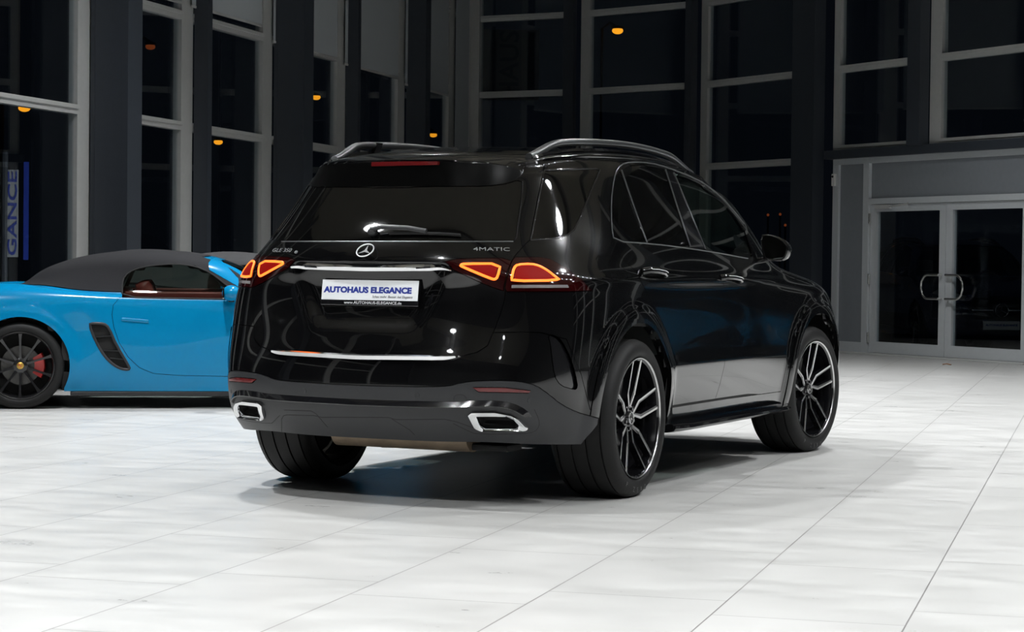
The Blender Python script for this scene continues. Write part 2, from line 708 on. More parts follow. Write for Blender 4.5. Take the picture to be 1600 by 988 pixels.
        tl = tang[bv] / np.maximum(np.linalg.norm(tang[bv], axis=1, keepdims=True), 1e-9)
        iw = np.cross(Nn[bv], tl)
        iw = iw / np.maximum(np.linalg.norm(iw, axis=1, keepdims=True), 1e-9)
        full = np.zeros_like(P)
        full[bv] = iw
        Q = P + Nn * off
        if disp is not None:
            Q = disp(Q, Nn)
        # no gap on the car's own open edges such as the bottom rim
        Q[bv] += iw * gap
        verts = [Q]
        norms = [Nn]
        faces = [tuple(int(x) for x in t) for t in T]
        if flange:
            n0 = len(Q)
            loc = {int(v): i for i, v in enumerate(bv)}
            k = len(bv)
            verts += [Q[bv], Q[bv] - Nn[bv] * flange]
            norms += [-iw, -iw]
            for a, b in be:
                a, b = loc[int(a)], loc[int(b)]
                faces.append((n0 + b, n0 + a, n0 + k + a, n0 + k + b))
        me = bpy.data.meshes.new(name)
        vv = np.concatenate(verts)
        me.from_pydata([tuple(map(float, x)) for x in vv], [], faces)
        me.shade_smooth()
        me.normals_split_custom_set_from_vertices([tuple(map(float, x)) for x in np.concatenate(norms)])
        return link(name, me, material, parent)

    # -- details laid on the surface
    def trail(self, pts, smooth=0, closed=False, step=4, off=0.0, params=None):
        pr = params if params is not None else self.px(pts, smooth, closed, step)
        pr = np.array(pr)
        P, Nn = self.ev(pr[:, 0], pr[:, 1])
        return P + Nn * off, Nn

    def ribbon(self, name, material, parent, pts, w, h, smooth=0, closed=False, off=0.0, step=4, n=8, both=False, params=None):
        P, Nn = self.trail(pts, smooth, closed, step, off, params)
        o = MB().tube(P, (w, h), n=n, closed=closed, up=list(Nn)).build(name, material, parent, smooth=50)
        if both:
            o2 = link(name, mirrored(o.data), None, both if not isinstance(both, bool) else parent)
            return o, o2
        return o

    def loop_strip(self, name, material, parent, loops, close_last=False, both=None):
        """loops: list of (px outline, offset along normal); bridged outside to inside"""
        n = 72
        bm = bmesh.new()
        rows = []
        for pts, off in loops:
            pr = np.array(self.px(pts, 0, True, 2))
            P, Nn = self.ev(pr[:, 0], pr[:, 1])
            Q = resample(P + Nn * off, n)
            rows.append([bm.verts.new(tuple(map(float, q))) for q in Q])
        for a, b in zip(rows[:-1], rows[1:]):
            for i in range(n):
                bm.faces.new((a[i], a[(i + 1) % n], b[(i + 1) % n], b[i]))
        if close_last:
            bm.faces.new(rows[-1])
        bmesh.ops.recalc_face_normals(bm, faces=bm.faces)
        me = bpy.data.meshes.new(name)
        bm.to_mesh(me)
        bm.free()
        me.shade_smooth()
        me.set_sharp_from_angle(angle=R(50))
        o = link(name, me, material, parent)
        if both:
            return o, link(name, mirrored(me), None, both if not isinstance(both, bool) else parent)
        return o

    def at(self, u, v, off=0.0):
        j, r = self.px1(u, v)
        P, Nn = self.ev(np.array([j]), np.array([r]))
        return frame_at(P[0] + Nn[0] * off, Vector((0, 0, 1)).cross(Vector(Nn[0])), Nn[0])


def mir(poly):
    return [(-p[0], p[1]) for p in poly]


def whole(half):
    """half outline running from the centre line round the right side back to the centre line"""
    h = [(0.0, half[0][1])] + list(half) + [(0.0, half[-1][1])]
    return h + [(-j, r) for j, r in h[::-1] if j != 0]


def circle_xz(cx, cz, rad, n=48, a0=0, a1=360):
    return [(cx + rad * math.cos(R(a0 + (a1 - a0) * i / n)), cz + rad * math.sin(R(a0 + (a1 - a0) * i / n))) for i in range(n + 1)]


def smooth01(a, b, x):
    t = np.clip((x - a) / (b - a), 0, 1)
    return t * t * (3 - 2 * t)

SUV_RINGS = [
    [(-0.92, 0, 0.31), (-0.905, 0.35, 0.31), (-0.86, 0.58, 0.315), (-0.8, 0.73, 0.31), (-0.71, 0.84, 0.305), (-0.58, 0.92, 0.3), (-0.4, 0.95, 0.3), (0, 0.95, 0.32), (0.5, 0.941, 0.325), (1.1, 0.94, 0.325), (1.75, 0.941, 0.325), (2.3, 0.945, 0.325), (2.99, 0.95, 0.33), (3.4, 0.93, 0.3), (3.69, 0.72, 0.29), (3.78, 0.35, 0.28), (3.8, 0, 0.28)],
    [(-1.03, 0, 0.44), (-1.015, 0.35, 0.44), (-0.97, 0.6, 0.43), (-0.9, 0.755, 0.42), (-0.8, 0.86, 0.42), (-0.66, 0.932, 0.42), (-0.42, 0.97, 0.42), (0, 0.975, 0.43), (0.5, 0.957, 0.43), (1.1, 0.955, 0.43), (1.75, 0.957, 0.43), (2.3, 0.965, 0.43), (2.99, 0.985, 0.42), (3.42, 0.955, 0.4), (3.74, 0.74, 0.4), (3.83, 0.35, 0.4), (3.86, 0, 0.4)],
    [(-1.06, 0, 0.57), (-1.045, 0.35, 0.57), (-1, 0.62, 0.57), (-0.93, 0.775, 0.57), (-0.82, 0.868, 0.57), (-0.68, 0.937, 0.57), (-0.42, 0.98, 0.57), (0, 0.985, 0.58), (0.5, 0.988, 0.605), (1.1, 0.988, 0.605), (1.75, 0.988, 0.605), (2.3, 0.988, 0.6), (2.99, 0.99, 0.57), (3.47, 0.98, 0.55), (3.79, 0.78, 0.55), (3.87, 0.35, 0.55), (3.9, 0, 0.55)],
    [(-1.045, 0, 0.7), (-1.03, 0.35, 0.7), (-0.985, 0.605, 0.7), (-0.92, 0.765, 0.7), (-0.82, 0.865, 0.7), (-0.68, 0.937, 0.7), (-0.42, 0.98, 0.7), (0, 0.985, 0.69), (0.5, 0.984, 0.67), (1.1, 0.984, 0.67), (1.75, 0.984, 0.67), (2.3, 0.98, 0.68), (2.99, 1, 0.7), (3.47, 0.985, 0.68), (3.79, 0.79, 0.68), (3.88, 0.4, 0.68), (3.9, 0, 0.68)],
    [(-1, 0, 0.85), (-0.985, 0.35, 0.85), (-0.945, 0.585, 0.85), (-0.89, 0.745, 0.85), (-0.8, 0.852, 0.85), (-0.67, 0.932, 0.85), (-0.42, 0.98, 0.85), (0, 0.985, 0.85), (0.5, 0.976, 0.83), (1.1, 0.973, 0.83), (1.75, 0.974, 0.83), (2.3, 0.975, 0.83), (2.99, 1, 0.83), (3.47, 0.975, 0.82), (3.78, 0.78, 0.8), (3.86, 0.4, 0.79), (3.87, 0, 0.79)],
    [(-0.965, 0, 1.02), (-0.95, 0.35, 1.02), (-0.915, 0.575, 1.02), (-0.865, 0.725, 1.02), (-0.785, 0.825, 1.02), (-0.66, 0.905, 1.02), (-0.42, 0.965, 1.02), (0, 0.98, 1.02), (0.5, 0.97, 1.02), (1.1, 0.967, 1.02), (1.75, 0.965, 1.01), (2.3, 0.963, 1), (2.99, 0.975, 0.98), (3.43, 0.945, 0.95), (3.72, 0.73, 0.9), (3.79, 0.37, 0.88), (3.8, 0, 0.87)],
    [(-0.985, 0, 1.12), (-0.965, 0.35, 1.12), (-0.918, 0.56, 1.12), (-0.857, 0.695, 1.12), (-0.77, 0.79, 1.12), (-0.64, 0.868, 1.12), (-0.4, 0.93, 1.12), (0, 0.955, 1.12), (0.5, 0.957, 1.12), (1.1, 0.957, 1.12), (1.75, 0.95, 1.11), (2.3, 0.925, 1.1), (2.95, 0.91, 1.09), (3.32, 0.84, 1.065), (3.55, 0.62, 1.03), (3.61, 0.32, 1.015), (3.6, 0, 1.01)],
    [(-0.94, 0, 1.24), (-0.92, 0.35, 1.24), (-0.865, 0.53, 1.24), (-0.8, 0.635, 1.24), (-0.71, 0.715, 1.24), (-0.59, 0.785, 1.24), (-0.38, 0.86, 1.24), (0, 0.915, 1.24), (0.5, 0.932, 1.24), (1.1, 0.935, 1.235), (1.75, 0.915, 1.225), (2.27, 0.9, 1.205), (2.51, 0.82, 1.195), (2.66, 0.6, 1.2), (2.73, 0.38, 1.2), (2.77, 0.19, 1.2), (2.78, 0, 1.2)],
    [(-0.835, 0, 1.4), (-0.815, 0.32, 1.4), (-0.765, 0.475, 1.4), (-0.7, 0.565, 1.4), (-0.61, 0.64, 1.4), (-0.5, 0.705, 1.4), (-0.3, 0.785, 1.4), (0, 0.835, 1.4), (0.5, 0.865, 1.4), (1, 0.872, 1.4), (1.6, 0.855, 1.4), (2.1, 0.835, 1.4), (2.29, 0.715, 1.405), (2.34, 0.52, 1.4), (2.42, 0.34, 1.4), (2.455, 0.17, 1.4), (2.465, 0, 1.4)],
    [(-0.715, 0, 1.545), (-0.7, 0.31, 1.545), (-0.655, 0.44, 1.545), (-0.6, 0.52, 1.545), (-0.52, 0.58, 1.55), (-0.41, 0.645, 1.56), (-0.22, 0.71, 1.56), (0, 0.75, 1.555), (0.45, 0.78, 1.56), (0.95, 0.79, 1.565), (1.45, 0.775, 1.555), (1.945, 0.755, 1.558), (2.09, 0.635, 1.562), (2.13, 0.46, 1.56), (2.2, 0.31, 1.56), (2.23, 0.155, 1.565), (2.24, 0, 1.565)],
    [(-0.683, 0, 1.582), (-0.668, 0.31, 1.58), (-0.625, 0.43, 1.578), (-0.57, 0.505, 1.578), (-0.487, 0.57, 1.585), (-0.365, 0.628, 1.6), (-0.185, 0.685, 1.6), (0.025, 0.722, 1.605), (0.45, 0.752, 1.615), (0.93, 0.759, 1.618), (1.4, 0.747, 1.61), (1.83, 0.71, 1.605), (1.985, 0.595, 1.615), (2.02, 0.435, 1.62), (2.08, 0.29, 1.62), (2.11, 0.15, 1.625), (2.12, 0, 1.625)],
    [(-0.65, 0, 1.615), (-0.635, 0.3, 1.61), (-0.595, 0.42, 1.608), (-0.545, 0.49, 1.608), (-0.455, 0.56, 1.618), (-0.33, 0.612, 1.635), (-0.15, 0.66, 1.64), (0.05, 0.695, 1.65), (0.45, 0.72, 1.665), (0.9, 0.727, 1.667), (1.35, 0.712, 1.66), (1.74, 0.685, 1.665), (1.9, 0.57, 1.675), (1.91, 0.41, 1.675), (1.97, 0.27, 1.68), (2, 0.14, 1.685), (2.005, 0, 1.685)],
    [(-0.6, 0, 1.645), (-0.59, 0.3, 1.64), (-0.56, 0.42, 1.635), (-0.52, 0.49, 1.632), (-0.44, 0.55, 1.645), (-0.32, 0.6, 1.668), (-0.15, 0.638, 1.678), (0.045, 0.668, 1.69), (0.46, 0.692, 1.705), (0.9, 0.698, 1.71), (1.35, 0.683, 1.7), (1.7, 0.645, 1.683), (1.84, 0.54, 1.685), (1.85, 0.39, 1.69), (1.91, 0.26, 1.695), (1.94, 0.13, 1.7), (1.945, 0, 1.7)],
    [(-0.5, 0, 1.69), (-0.48, 0.25, 1.688), (-0.43, 0.36, 1.685), (-0.36, 0.43, 1.685), (-0.27, 0.48, 1.69), (-0.15, 0.53, 1.702), (0, 0.57, 1.717), (0.2, 0.6, 1.73), (0.55, 0.61, 1.742), (0.95, 0.61, 1.745), (1.3, 0.59, 1.733), (1.5, 0.53, 1.728), (1.6, 0.43, 1.73), (1.66, 0.32, 1.735), (1.7, 0.21, 1.738), (1.715, 0.1, 1.74), (1.72, 0, 1.74)],
    [(-0.38, 0, 1.71), (-0.36, 0, 1.713), (-0.32, 0, 1.718), (-0.26, 0, 1.727), (-0.19, 0, 1.735), (-0.09, 0, 1.745), (0.05, 0, 1.755), (0.25, 0, 1.766), (0.55, 0, 1.78), (0.85, 0, 1.785), (1.1, 0, 1.783), (1.25, 0, 1.778), (1.35, 0, 1.774), (1.42, 0, 1.771), (1.46, 0, 1.769), (1.48, 0, 1.768), (1.485, 0, 1.768)],
]


def suv_sculpt(S):
    x, y, z = S[..., 0].copy(), S[..., 1].copy(), S[..., 2].copy()
    # wheel-arch flares
    for xw in (0.0, 2.995):
        d = np.hypot(x - xw, z - .39)
        w = smooth01(.60, .505, d) * (y > .66) * smooth01(.66, .80, y)
        S[..., 1] += .022 * w
    # recessed number-plate pocket in the tailgate
    back = x < -.8
    hw = .40 - .14 * np.clip((1.13 - z) / .27, 0, 1)
    w = smooth01(hw + .06, hw - .05, np.abs(y)) * smooth01(.81, .90, z) * smooth01(1.150, 1.135, z) * back
    S[..., 0] += .019 * w
    # waist crease running from the rear lamp into the flank
    w = np.exp(-((z - 1.075) / .03) ** 2) * smooth01(-.7, -.3, x) * smooth01(2.6, 2.0, x) * (y > .8)
    S[..., 1] += .008 * w
    return S


suv = thing('sport_utility_vehicle', 'large glossy black SUV with glowing red tail lamps and a white dealer plate', 'car')
SB = CarBody(SUV_RINGS, Matrix.Identity(4), suv_sculpt, nr=11, nj=18)
rA, rG, rH, rI, rJ, rK = 0, 6, 7, 8, 9, 11

reg = []


def both(key, poly):
    reg.append((key + '_R', poly))
    reg.append((key + '_L', mir(poly)))


for nm, cx in (('arch_rear', 0.0), ('arch_front', 2.995)):
    c_ = [p for p in SB.xz(circle_xz(cx, .39, .475, 60, -6, 180 if cx == 0 else 186), 0, False) if p[0] > 0]
    # behind the rear wheel the bumper skirt is cut away obliquely
    both(nm, c_ + [(c_[-1][0] - (.62 if cx == 0 else 0), 0.0), (c_[0][0], 0.0)])


def trim_poly(cx):
    c = [p for p in SB.xz(circle_xz(cx, .39, .545, 60, -8, 188), 0, False) if p[0] > 0]
    return c + [(c[-1][0], 0.0), (c[0][0], 0.0)]


# lamps
LAMP_OUT = [(805, 402), (841, 402), (859, 405), (885, 419), (907, 436), (925, 454.5), (891, 456), (792, 456), (789, 451), (792, 435), (797, 415), (801, 406)]
LAMP_IN = [(799.5, 408), (784, 403.5), (745, 403.5), (712, 405), (696, 409), (709, 422), (745, 439), (771, 449.6), (787, 455), (787, 448), (791.5, 427)]
both('lamp_outer', SB.px(LAMP_OUT))
both('lamp_inner', SB.px(LAMP_IN))
SIG_IN = [(719, 414.7), (725, 412.6), (782.4, 412.6), (777.5, 433.4), (773.4, 437), (767, 435.6), (722, 417)]
SIG_OUT = [(799.6, 439.5), (799.6, 433), (803, 419), (808.4, 414), (829.5, 413), (842.5, 416.3), (855.5, 423.6), (867, 433), (875, 438.5)]
REV = [(799.5, 445.6), (886, 445.6), (888, 450), (799, 450.4)]
REFLECT = [(738, 606), (751, 605.5), (789, 606), (829, 610.7), (826.5, 614.6), (796, 613.8), (748, 613)]
both('reflector', SB.px(REFLECT))
EX_O = [(731.5, 648), (738, 642.4), (773.4, 642.4), (798.7, 647.4), (811.3, 653.8), (825.2, 667.7), (821.4, 671.5), (750.6, 671.5), (741.7, 667.7)]
EX_I = [(745, 651), (747, 650), (773, 650), (791, 650.5), (801, 655), (810.5, 665), (807, 668.8), (757, 668.8), (750.6, 664.5)]
both('exhaust_hole', SB.px(EX_I))
CLAD = [(575, 603), (640, 604.3), (669, 604.8), (700, 603.8), (715, 600), (735, 596), (776, 594.5), (811, 596), (837, 602), (857, 616), (877, 632.5), (902, 645), (925, 651), (942, 656), (944, 664)]
c_ = SB.px(CLAD, 1, False)
reg.append(('cladding', whole([p for p in c_ if p[0] > .02] + [(c_[-1][0] + .1, 0.0), (.3, 0.0)])))
VENT = [(855.7, 523.7), (867, 524), (878, 532), (893, 562), (903, 600), (901, 609), (893, 608), (876, 603), (866, 588), (862, 557), (860, 538)]
both('air_outlet', SB.px(VENT, 1))
reg.append(('brake_lamp', SB.px([(581, 253.5), (600, 252.5), (640, 251.5), (684, 252), (684, 257.5), (640, 258.5), (600, 260), (581, 260)])))
GLASS_R = [(640, 292.5), (700, 291), (752, 291), (790, 287.5), (808, 282), (816, 284), (816, 300), (812, 335), (807, 372), (803, 377), (700, 377), (574, 377)]
g_ = SB.px(GLASS_R, 0, False)
reg.append(('rear_window', whole([p for p in g_ if p[0] > .02])))
SPOIL = [(650, 250), (700, 250.5), (752, 253), (802, 261), (814, 266), (817, 276), (808, 282), (790, 287.5), (752, 291), (700, 291), (640, 292.5)]
s_ = SB.px(SPOIL, 0, False)
reg.append(('spoiler', whole([p for p in s_ if p[0] > .02])))
TGATE = [(690, 236.5), (760, 237.5), (820, 238.5), (841, 245), (849, 254), (850, 266), (840, 310), (828, 375), (815, 388), (803, 402), (798, 412), (791, 440), (788, 470), (783, 488), (775, 510), (762, 540), (745, 551), (712, 558.5), (640, 558), (574, 557)]
t_ = SB.px(TGATE, 0, False)
reg.append(('tailgate', whole([p for p in t_ if p[0] > .02])))
RQ = [(850.5, 266), (900, 264.4), (931, 263), (937, 266), (934, 274), (919, 310), (908, 337), (897, 359), (887, 367), (872, 372), (829, 375), (840, 320)]
both('quarter_glass', SB.px(RQ))
RV = [(967.5, 268), (969.5, 268), (1009, 378.5), (961, 376.5), (957, 352), (956.5, 315), (961, 285)]
both('rear_vent_glass', SB.px(RV))
RD = [(974, 265), (983, 259), (1005, 258), (1037, 265), (1040, 270), (1077, 386), (1013, 379.5)]
both('rear_glass', SB.px(RD))
BP = [(1040, 265), (1052, 269), (1102, 390), (1079, 387)]
both('b_pillar', SB.px(BP))
FD = [(1055, 272), (1068, 275), (1084, 281.5), (1104, 293), (1129, 314), (1147, 335), (1158, 350), (1164, 362), (1176, 400), (1170, 403), (1149, 399.5), (1103, 390)]
fg_ = SB.px(FD)
both('front_glass', fg_)
FUEL = [(928, 399), (955, 399), (970, 412), (982, 431), (978, 438), (953, 437), (941, 424)]
both('fuel_flap', SB.px(FUEL, 1))
for nm, cx in (('trim_rear', 0.0), ('trim_front', 2.995)):
    both(nm, trim_poly(cx))
RDOOR = [(957, 377), (953.5, 350), (953.5, 310), (958, 278), (964, 262), (976, 252.5), (1002, 251), (1030, 256), (1048, 264), (1053, 269), (1103, 391), (1120, 414), (1130, 440), (1133, 470), (1133, 540), (1132, 571), (1125, 600), (1117, 626), (1045, 638), (1050, 560), (1030, 500), (1012, 460), (994, 425), (970, 400)]
both('rear_door', SB.px(RDOOR))
FDOOR = [(1053, 269), (1066, 271), (1084, 277), (1105, 289), (1130, 310), (1150, 332), (1163, 349), (1180, 380), (1194, 404), (1212, 432), (1226, 460), (1233, 489), (1231, 540), (1229, 571), (1220, 612), (1117, 626), (1125, 600), (1132, 571), (1133, 540), (1133, 470), (1130, 440), (1120, 414), (1103, 391)]
both('front_door', SB.px(FDOOR))
BUMP = [(575, 540), (700, 545), (772, 520), (815, 519), (845, 520), (885, 530), (908, 585), (922, 640), (944, 664)]
b_ = SB.px(BUMP, 0, False)
reg.append(('bumper', whole([p for p in b_ if p[0] > .02] + [(b_[-1][0] + .1, 0.0), (.3, 0.0)])))
both('windscreen', [(11.55, rH + .12), (12.3, rH + .1), (16, rH + .1), (16, rK - .15), (13, rK - .15), (11.6, rK - .35), (11.45, rI)])
both('hood', densify([(11.5, rG - .15), (16, rG - .15), (16, rH - .04), (12, rH - .06)], .4))
both('head_lamp', densify([(13.2, 5.1), (14.6, 4.7), (14.7, 5.35), (13.4, 5.8)], .3))
both('grille', densify([(15.0, 2.2), (16, 2.2), (16, 5.5), (14.95, 5.2)], .3))
SB.partition(reg)

OPEN = ['front_glass_R', 'front_glass_L', 'windscreen_R', 'windscreen_L']


def pan(keys, name, m_, parent=suv, **k):
    return SB.panel(keys, name, m_, parent, **k)


body = pan(['rest', 'quarter_glass_R', 'quarter_glass_L'][:1], 'body_shell', PAINT)
tg = pan(['tailgate', 'spoiler', 'brake_lamp'], 'tailgate', PAINT)
rw = pan('rear_window', 'rear_window', PRIVACY, tg, off=-.003, gap=.0015)


def build_spoiler():
    LIP = [(650, 249.3), (676, 249.4), (702, 249.9), (728, 251), (752, 252.5), (772, 254.8), (789, 257.8), (803, 261.5), (812, 265), (816, 268)]
    LOW = [(638, 292.3), (666, 291.5), (695, 291), (722, 291), (748, 290.8), (770, 289.5), (788, 286.5), (803, 282), (812, 276.5), (816.5, 271)]
    A_, B_, C_, D_ = [], [], [], []
    for (u, v), (u2, v2) in zip(LIP, LOW):
        y = .2
        for _ in range(8):
            x = -.742 + .27 * min(1, abs(y) / .57) ** 3.2
            p = on_plane(u, v, 0, x)
            y = p[1]
        y = min(0.0, y)
        b = Vector((x, y, p[2]))
        k = 1 - .75 * min(1, abs(y) / .57) ** 4
        h = SB.bvh.ray_cast(Vector((x + .05 + .17 * k, y * .97, 3)), Vector((0, 0, -1)))
        A_.append(h[0] + Vector((0, 0, .001)))
        B_.append(b)
        C_.append(b + Vector((-.002, 0, -.012 * k)))
        j, r = SB.px1(u2, v2)
        q, nn = SB.ev(np.array([abs(j)]), np.array([r]))
        D_.append(Vector(q[0]) + Vector(nn[0]) * .001)
    mids = [a.lerp(b, .5) + Vector((0, 0, .006)) for a, b in zip(A_, B_)]
    mb = MB()
    rows = []
    for L_ in (A_, mids, B_, C_, D_):
        full = [Vector((p.x, -p.y, p.z)) for p in L_[:0:-1]] + [Vector((L_[0].x, 0, L_[0].z))] + L_[1:]
        rows.append([mb.bm.verts.new(p) for p in full])
    for k, (a, b) in enumerate(zip(rows[:-1], rows[1:])):
        for i in range(len(a) - 1):
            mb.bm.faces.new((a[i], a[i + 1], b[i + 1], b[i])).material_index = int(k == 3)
    for e in (0, -1):
        mb.bm.faces.new([r_[e] for r_ in rows])
    o_ = mb.build('spoiler', None, tg, smooth=32)
    o_.data.materials.append(PAINT)
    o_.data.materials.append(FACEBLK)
    return o_, C_, D_


sp, lipC, lipD = build_spoiler()
mb = MB()
q = [on_plane(u, v, 0, -.741) for u, v in ((581, 253.5), (633, 252.3), (684, 252.3), (684, 257.8), (633, 258.8), (581, 260))]
f_ = [mb.bm.verts.new(tuple(p + np.array([-.004, 0, 0]))) for p in q]
b_ = [mb.bm.verts.new(tuple(p + np.array([.03, 0, 0]))) for p in q]
mb.bm.faces.new(f_)
for i in range(6):
    mb.bm.faces.new((f_[i], f_[(i + 1) % 6], b_[(i + 1) % 6], b_[i]))
bl = mb.build('brake_lamp', REFL, sp)
bl['label'] = 'dark red third brake lamp'
bump = pan('bumper', 'bumper', PAINT)
clad = pan('cladding', 'bumper_cladding', SATIN)
clad['label'] = 'satin grey lower bumper cladding'
pan(['hood_R', 'hood_L'], 'hood', PAINT)
pan(['windscreen_R', 'windscreen_L'], 'windscreen', CARGLASS, off=-.004, gap=-.004, flange=0)
pan(['grille_R', 'grille_L'], 'grille', GLOSS, off=-.006)
DOORS = {}
for s in 'RL':
    pan('arch_rear_' + s, 'wheel_liner', MATTE, off=-.26, flange=0, largest=True)
    pan('arch_front_' + s, 'wheel_liner', MATTE, off=-.26, flange=0, largest=True)
    pan('trim_rear_' + s, 'wheel_arch_trim', PAINT, off=.004, flange=.05, largest=True)
    pan('trim_front_' + s, 'wheel_arch_trim', PAINT, off=.004, flange=.05, largest=True)
    lo = pan('lamp_outer_' + s, 'tail_lamp', LENS, off=.002)
    lo['label'] = 'dark red outer tail lamp with glowing orange outline'
    li = pan('lamp_inner_' + s, 'tailgate_lamp', LENS, tg, off=.002)
    pan('reflector_' + s, 'reflector', REFL, clad, off=.003)
    pan('air_outlet_' + s, 'air_outlet', GLOSS, bump, off=-.012, flange=-.014, gap=.001)
    pan('quarter_glass_' + s, 'quarter_window', PRIVACY, off=-.002)
    dr = pan('rear_door_' + s, 'rear_door', PAINT)
    pan('rear_glass_' + s, 'window_glass', PRIVACY, dr, off=-.003)
    pan('rear_vent_glass_' + s, 'vent_window', PRIVACY, dr, off=-.003)
    df = pan('front_door_' + s, 'front_door', PAINT)
    pan('front_glass_' + s, 'window_glass', CARGLASS, df, off=-.003, gap=-.003, flange=0)
    pan('b_pillar_' + s, 'pillar_cover', GLOSS, dr)
    pan('fuel_flap_' + s, 'fuel_flap', PAINT) if s == 'R' else pan('fuel_flap_' + s, 'body_infill', PAINT, body, gap=0, flange=0)
    pan('head_lamp_' + s, 'head_lamp', CLEAR)
    DOORS[s] = (dr, df, lo, li)

# lamp graphics, both sides


def two(fn, pR, pL, name, m_):
    """build on the right, mirror to the left"""
    o = fn(pR)
    link(name, mirrored(o.data), None, pL)
    return o


def lit(px_, closed, parent_key, wd):
    i = {'outer': 2, 'inner': 3}[parent_key]
    two(lambda p: SB.ribbon('light_signature', SIGNAT, p, px_, wd, .004, closed=closed, off=.004, step=3, smooth=1), DOORS['R'][i], DOORS['L'][i], 'light_signature', SIGNAT)


lit(SIG_IN, True, 'inner', .0062)
lit(SIG_OUT, True, 'outer', .0062)


def slab(px_, off, parent, name, m_, h=.002, smooth=0):
    """thin raised plate following the surface inside a traced outline"""
    pr = np.array(SB.px(px_, smooth, True, 3))
    P, Nn = SB.ev(pr[:, 0], pr[:, 1])
    cj = pr.mean(0)
    bm = bmesh.new()
    rings = []
    for f in (1, .66, .33):
        q = cj + (pr - cj) * f
        Q, N2 = SB.ev(q[:, 0], q[:, 1])
        rings.append([bm.verts.new(tuple(map(float, v))) for v in Q + N2 * off])
    Q, N2 = SB.ev(cj[:1], cj[1:])
    c = bm.verts.new(tuple(map(float, Q[0] + N2[0] * off)))
    low = [bm.verts.new(tuple(map(float, v))) for v in P + Nn * (off - h)]
    n = len(pr)
    for a, b in ((low, rings[0]), (rings[0], rings[1]), (rings[1], rings[2])):
        for i in range(n):
            bm.faces.new((a[i], a[(i + 1) % n], b[(i + 1) % n], b[i]))
    for i in range(n):
        bm.faces.new((rings[2][i], rings[2][(i + 1) % n], c))
    bmesh.ops.recalc_face_normals(bm, faces=bm.faces)
    if sum(1 for f in bm.faces if f.normal.dot(Vector(Nn[0])) < 0) > len(bm.faces) / 2:
        bmesh.ops.reverse_faces(bm, faces=bm.faces)
    me = bpy.data.meshes.new(name)
    bm.to_mesh(me)
    bm.free()
    return link(name, me, m_, parent)


def shrink(p, f, dx=0, dy=0):
    c = np.mean(np.array(p, float), 0)
    return [tuple(c + (np.array(q) - c) * f + np.array([dx, dy])) for q in p]


two(lambda p: slab(shrink(SIG_IN, .86), .0035, p, 'lamp_interior', REDGLOW), DOORS['R'][3], DOORS['L'][3], 'lamp_interior', REDGLOW)
two(lambda p: slab(shrink(SIG_OUT, .88), .0035, p, 'lamp_interior', REDGLOW), DOORS['R'][2], DOORS['L'][2], 'lamp_interior', REDGLOW)
two(lambda p: slab(REV, .004, p, 'reversing_light', CLEAR), DOORS['R'][2], DOORS['L'][2], 'reversing_light', CLEAR)

# exhaust finishers
ex = SB.loop_strip('exhaust_finisher', CHROME, suv, [(EX_O, .000), (shrink(EX_O, .985), .014), (shrink(EX_O, .93), .018), (shrink(EX_I, 1.06), .012), (EX_I, .004), (EX_I, -.01)], both=suv)
for o in ex:
    o['label'] = 'chrome-framed exhaust outlet'
for o in ex:
    h = SB.loop_strip('outlet_recess', MATTE, None, [(shrink(EX_I, 1.01), .000), (shrink(EX_I, .97), -.05)], close_last=True)
    if o is ex[1]:
        h.data = mirrored(h.data)
    h.parent = o
# chrome handle strip above the plate, chrome loading-edge strip


def band(name, m_, parent, upper, lower, prof, ncol=60):
    """strip between two traced half edges (from the centre out to the right tip), mirrored over the centre line; prof = [(t, lift)]"""
    def edge(px_):
        p = [q for q in SB.px(px_, 1, False, 3) if q[0] > .01]
        p = [(0.0, p[0][1])] + p
        return p
    U_, L_ = edge(upper), edge(lower)

    def rs(p, n):
        p = np.array(p)
        d = np.r_[0, np.cumsum(np.linalg.norm(np.diff(p, axis=0), axis=1))]
        t = np.linspace(0, d[-1], n)
        return np.stack([np.interp(t, d, p[:, k]) for k in (0, 1)], 1)
    U_, L_ = rs(U_, ncol), rs(L_, ncol)
    bm = bmesh.new()
    rows = []
    for t, lift in prof:
        q = U_ * (1 - t) + L_ * t
        fade = np.minimum(1, (ncol - 1 - np.arange(ncol)) / 4.0)
        rows_ = []
        for sgn in (-1, 1):
            P, Nn = SB.ev(q[:, 0] * sgn, q[:, 1])
            rows_.append(P + Nn * (lift * fade)[:, None])
        pts = np.concatenate([rows_[0][::-1], rows_[1][1:]])
        rows.append([bm.verts.new(tuple(map(float, v))) for v in pts])
    for a, b in zip(rows[:-1], rows[1:]):
        for i in range(len(a) - 1):
            bm.faces.new((a[i], a[i + 1], b[i + 1], b[i]))
    bmesh.ops.remove_doubles(bm, verts=bm.verts, dist=.0002)
    bmesh.ops.recalc_face_normals(bm, faces=bm.faces)
    me = bpy.data.meshes.new(name)
    bm.to_mesh(me)
    bm.free()
    me.shade_smooth()
    me.set_sharp_from_angle(angle=R(35))
    return link(name, me, m_, parent)


b1 = band('handle_strip', CHROME, tg, [(570, 412.5), (640, 412.2), (686, 412.2), (705, 422.4)], [(570, 423), (640, 423), (690, 423.2), (705, 423.4)],
          [(0, .0), (.04, .022), (.45, .031), (1, .027), (1, -.004)])
b1['label'] = 'chrome strip across the tailgate'
b2 = band('loading_edge_strip', CHROME, tg, [(565, 554.3), (640, 555.2), (690, 556), (719, 557)], [(565, 562.8), (640, 563.5), (690, 564), (706, 562.5), (720, 557.6)],
          [(0, .0), (.06, .012), (.35, .018), (1, .013), (1, -.002)])
b2['label'] = 'slim chrome strip at the foot of the tailgate'

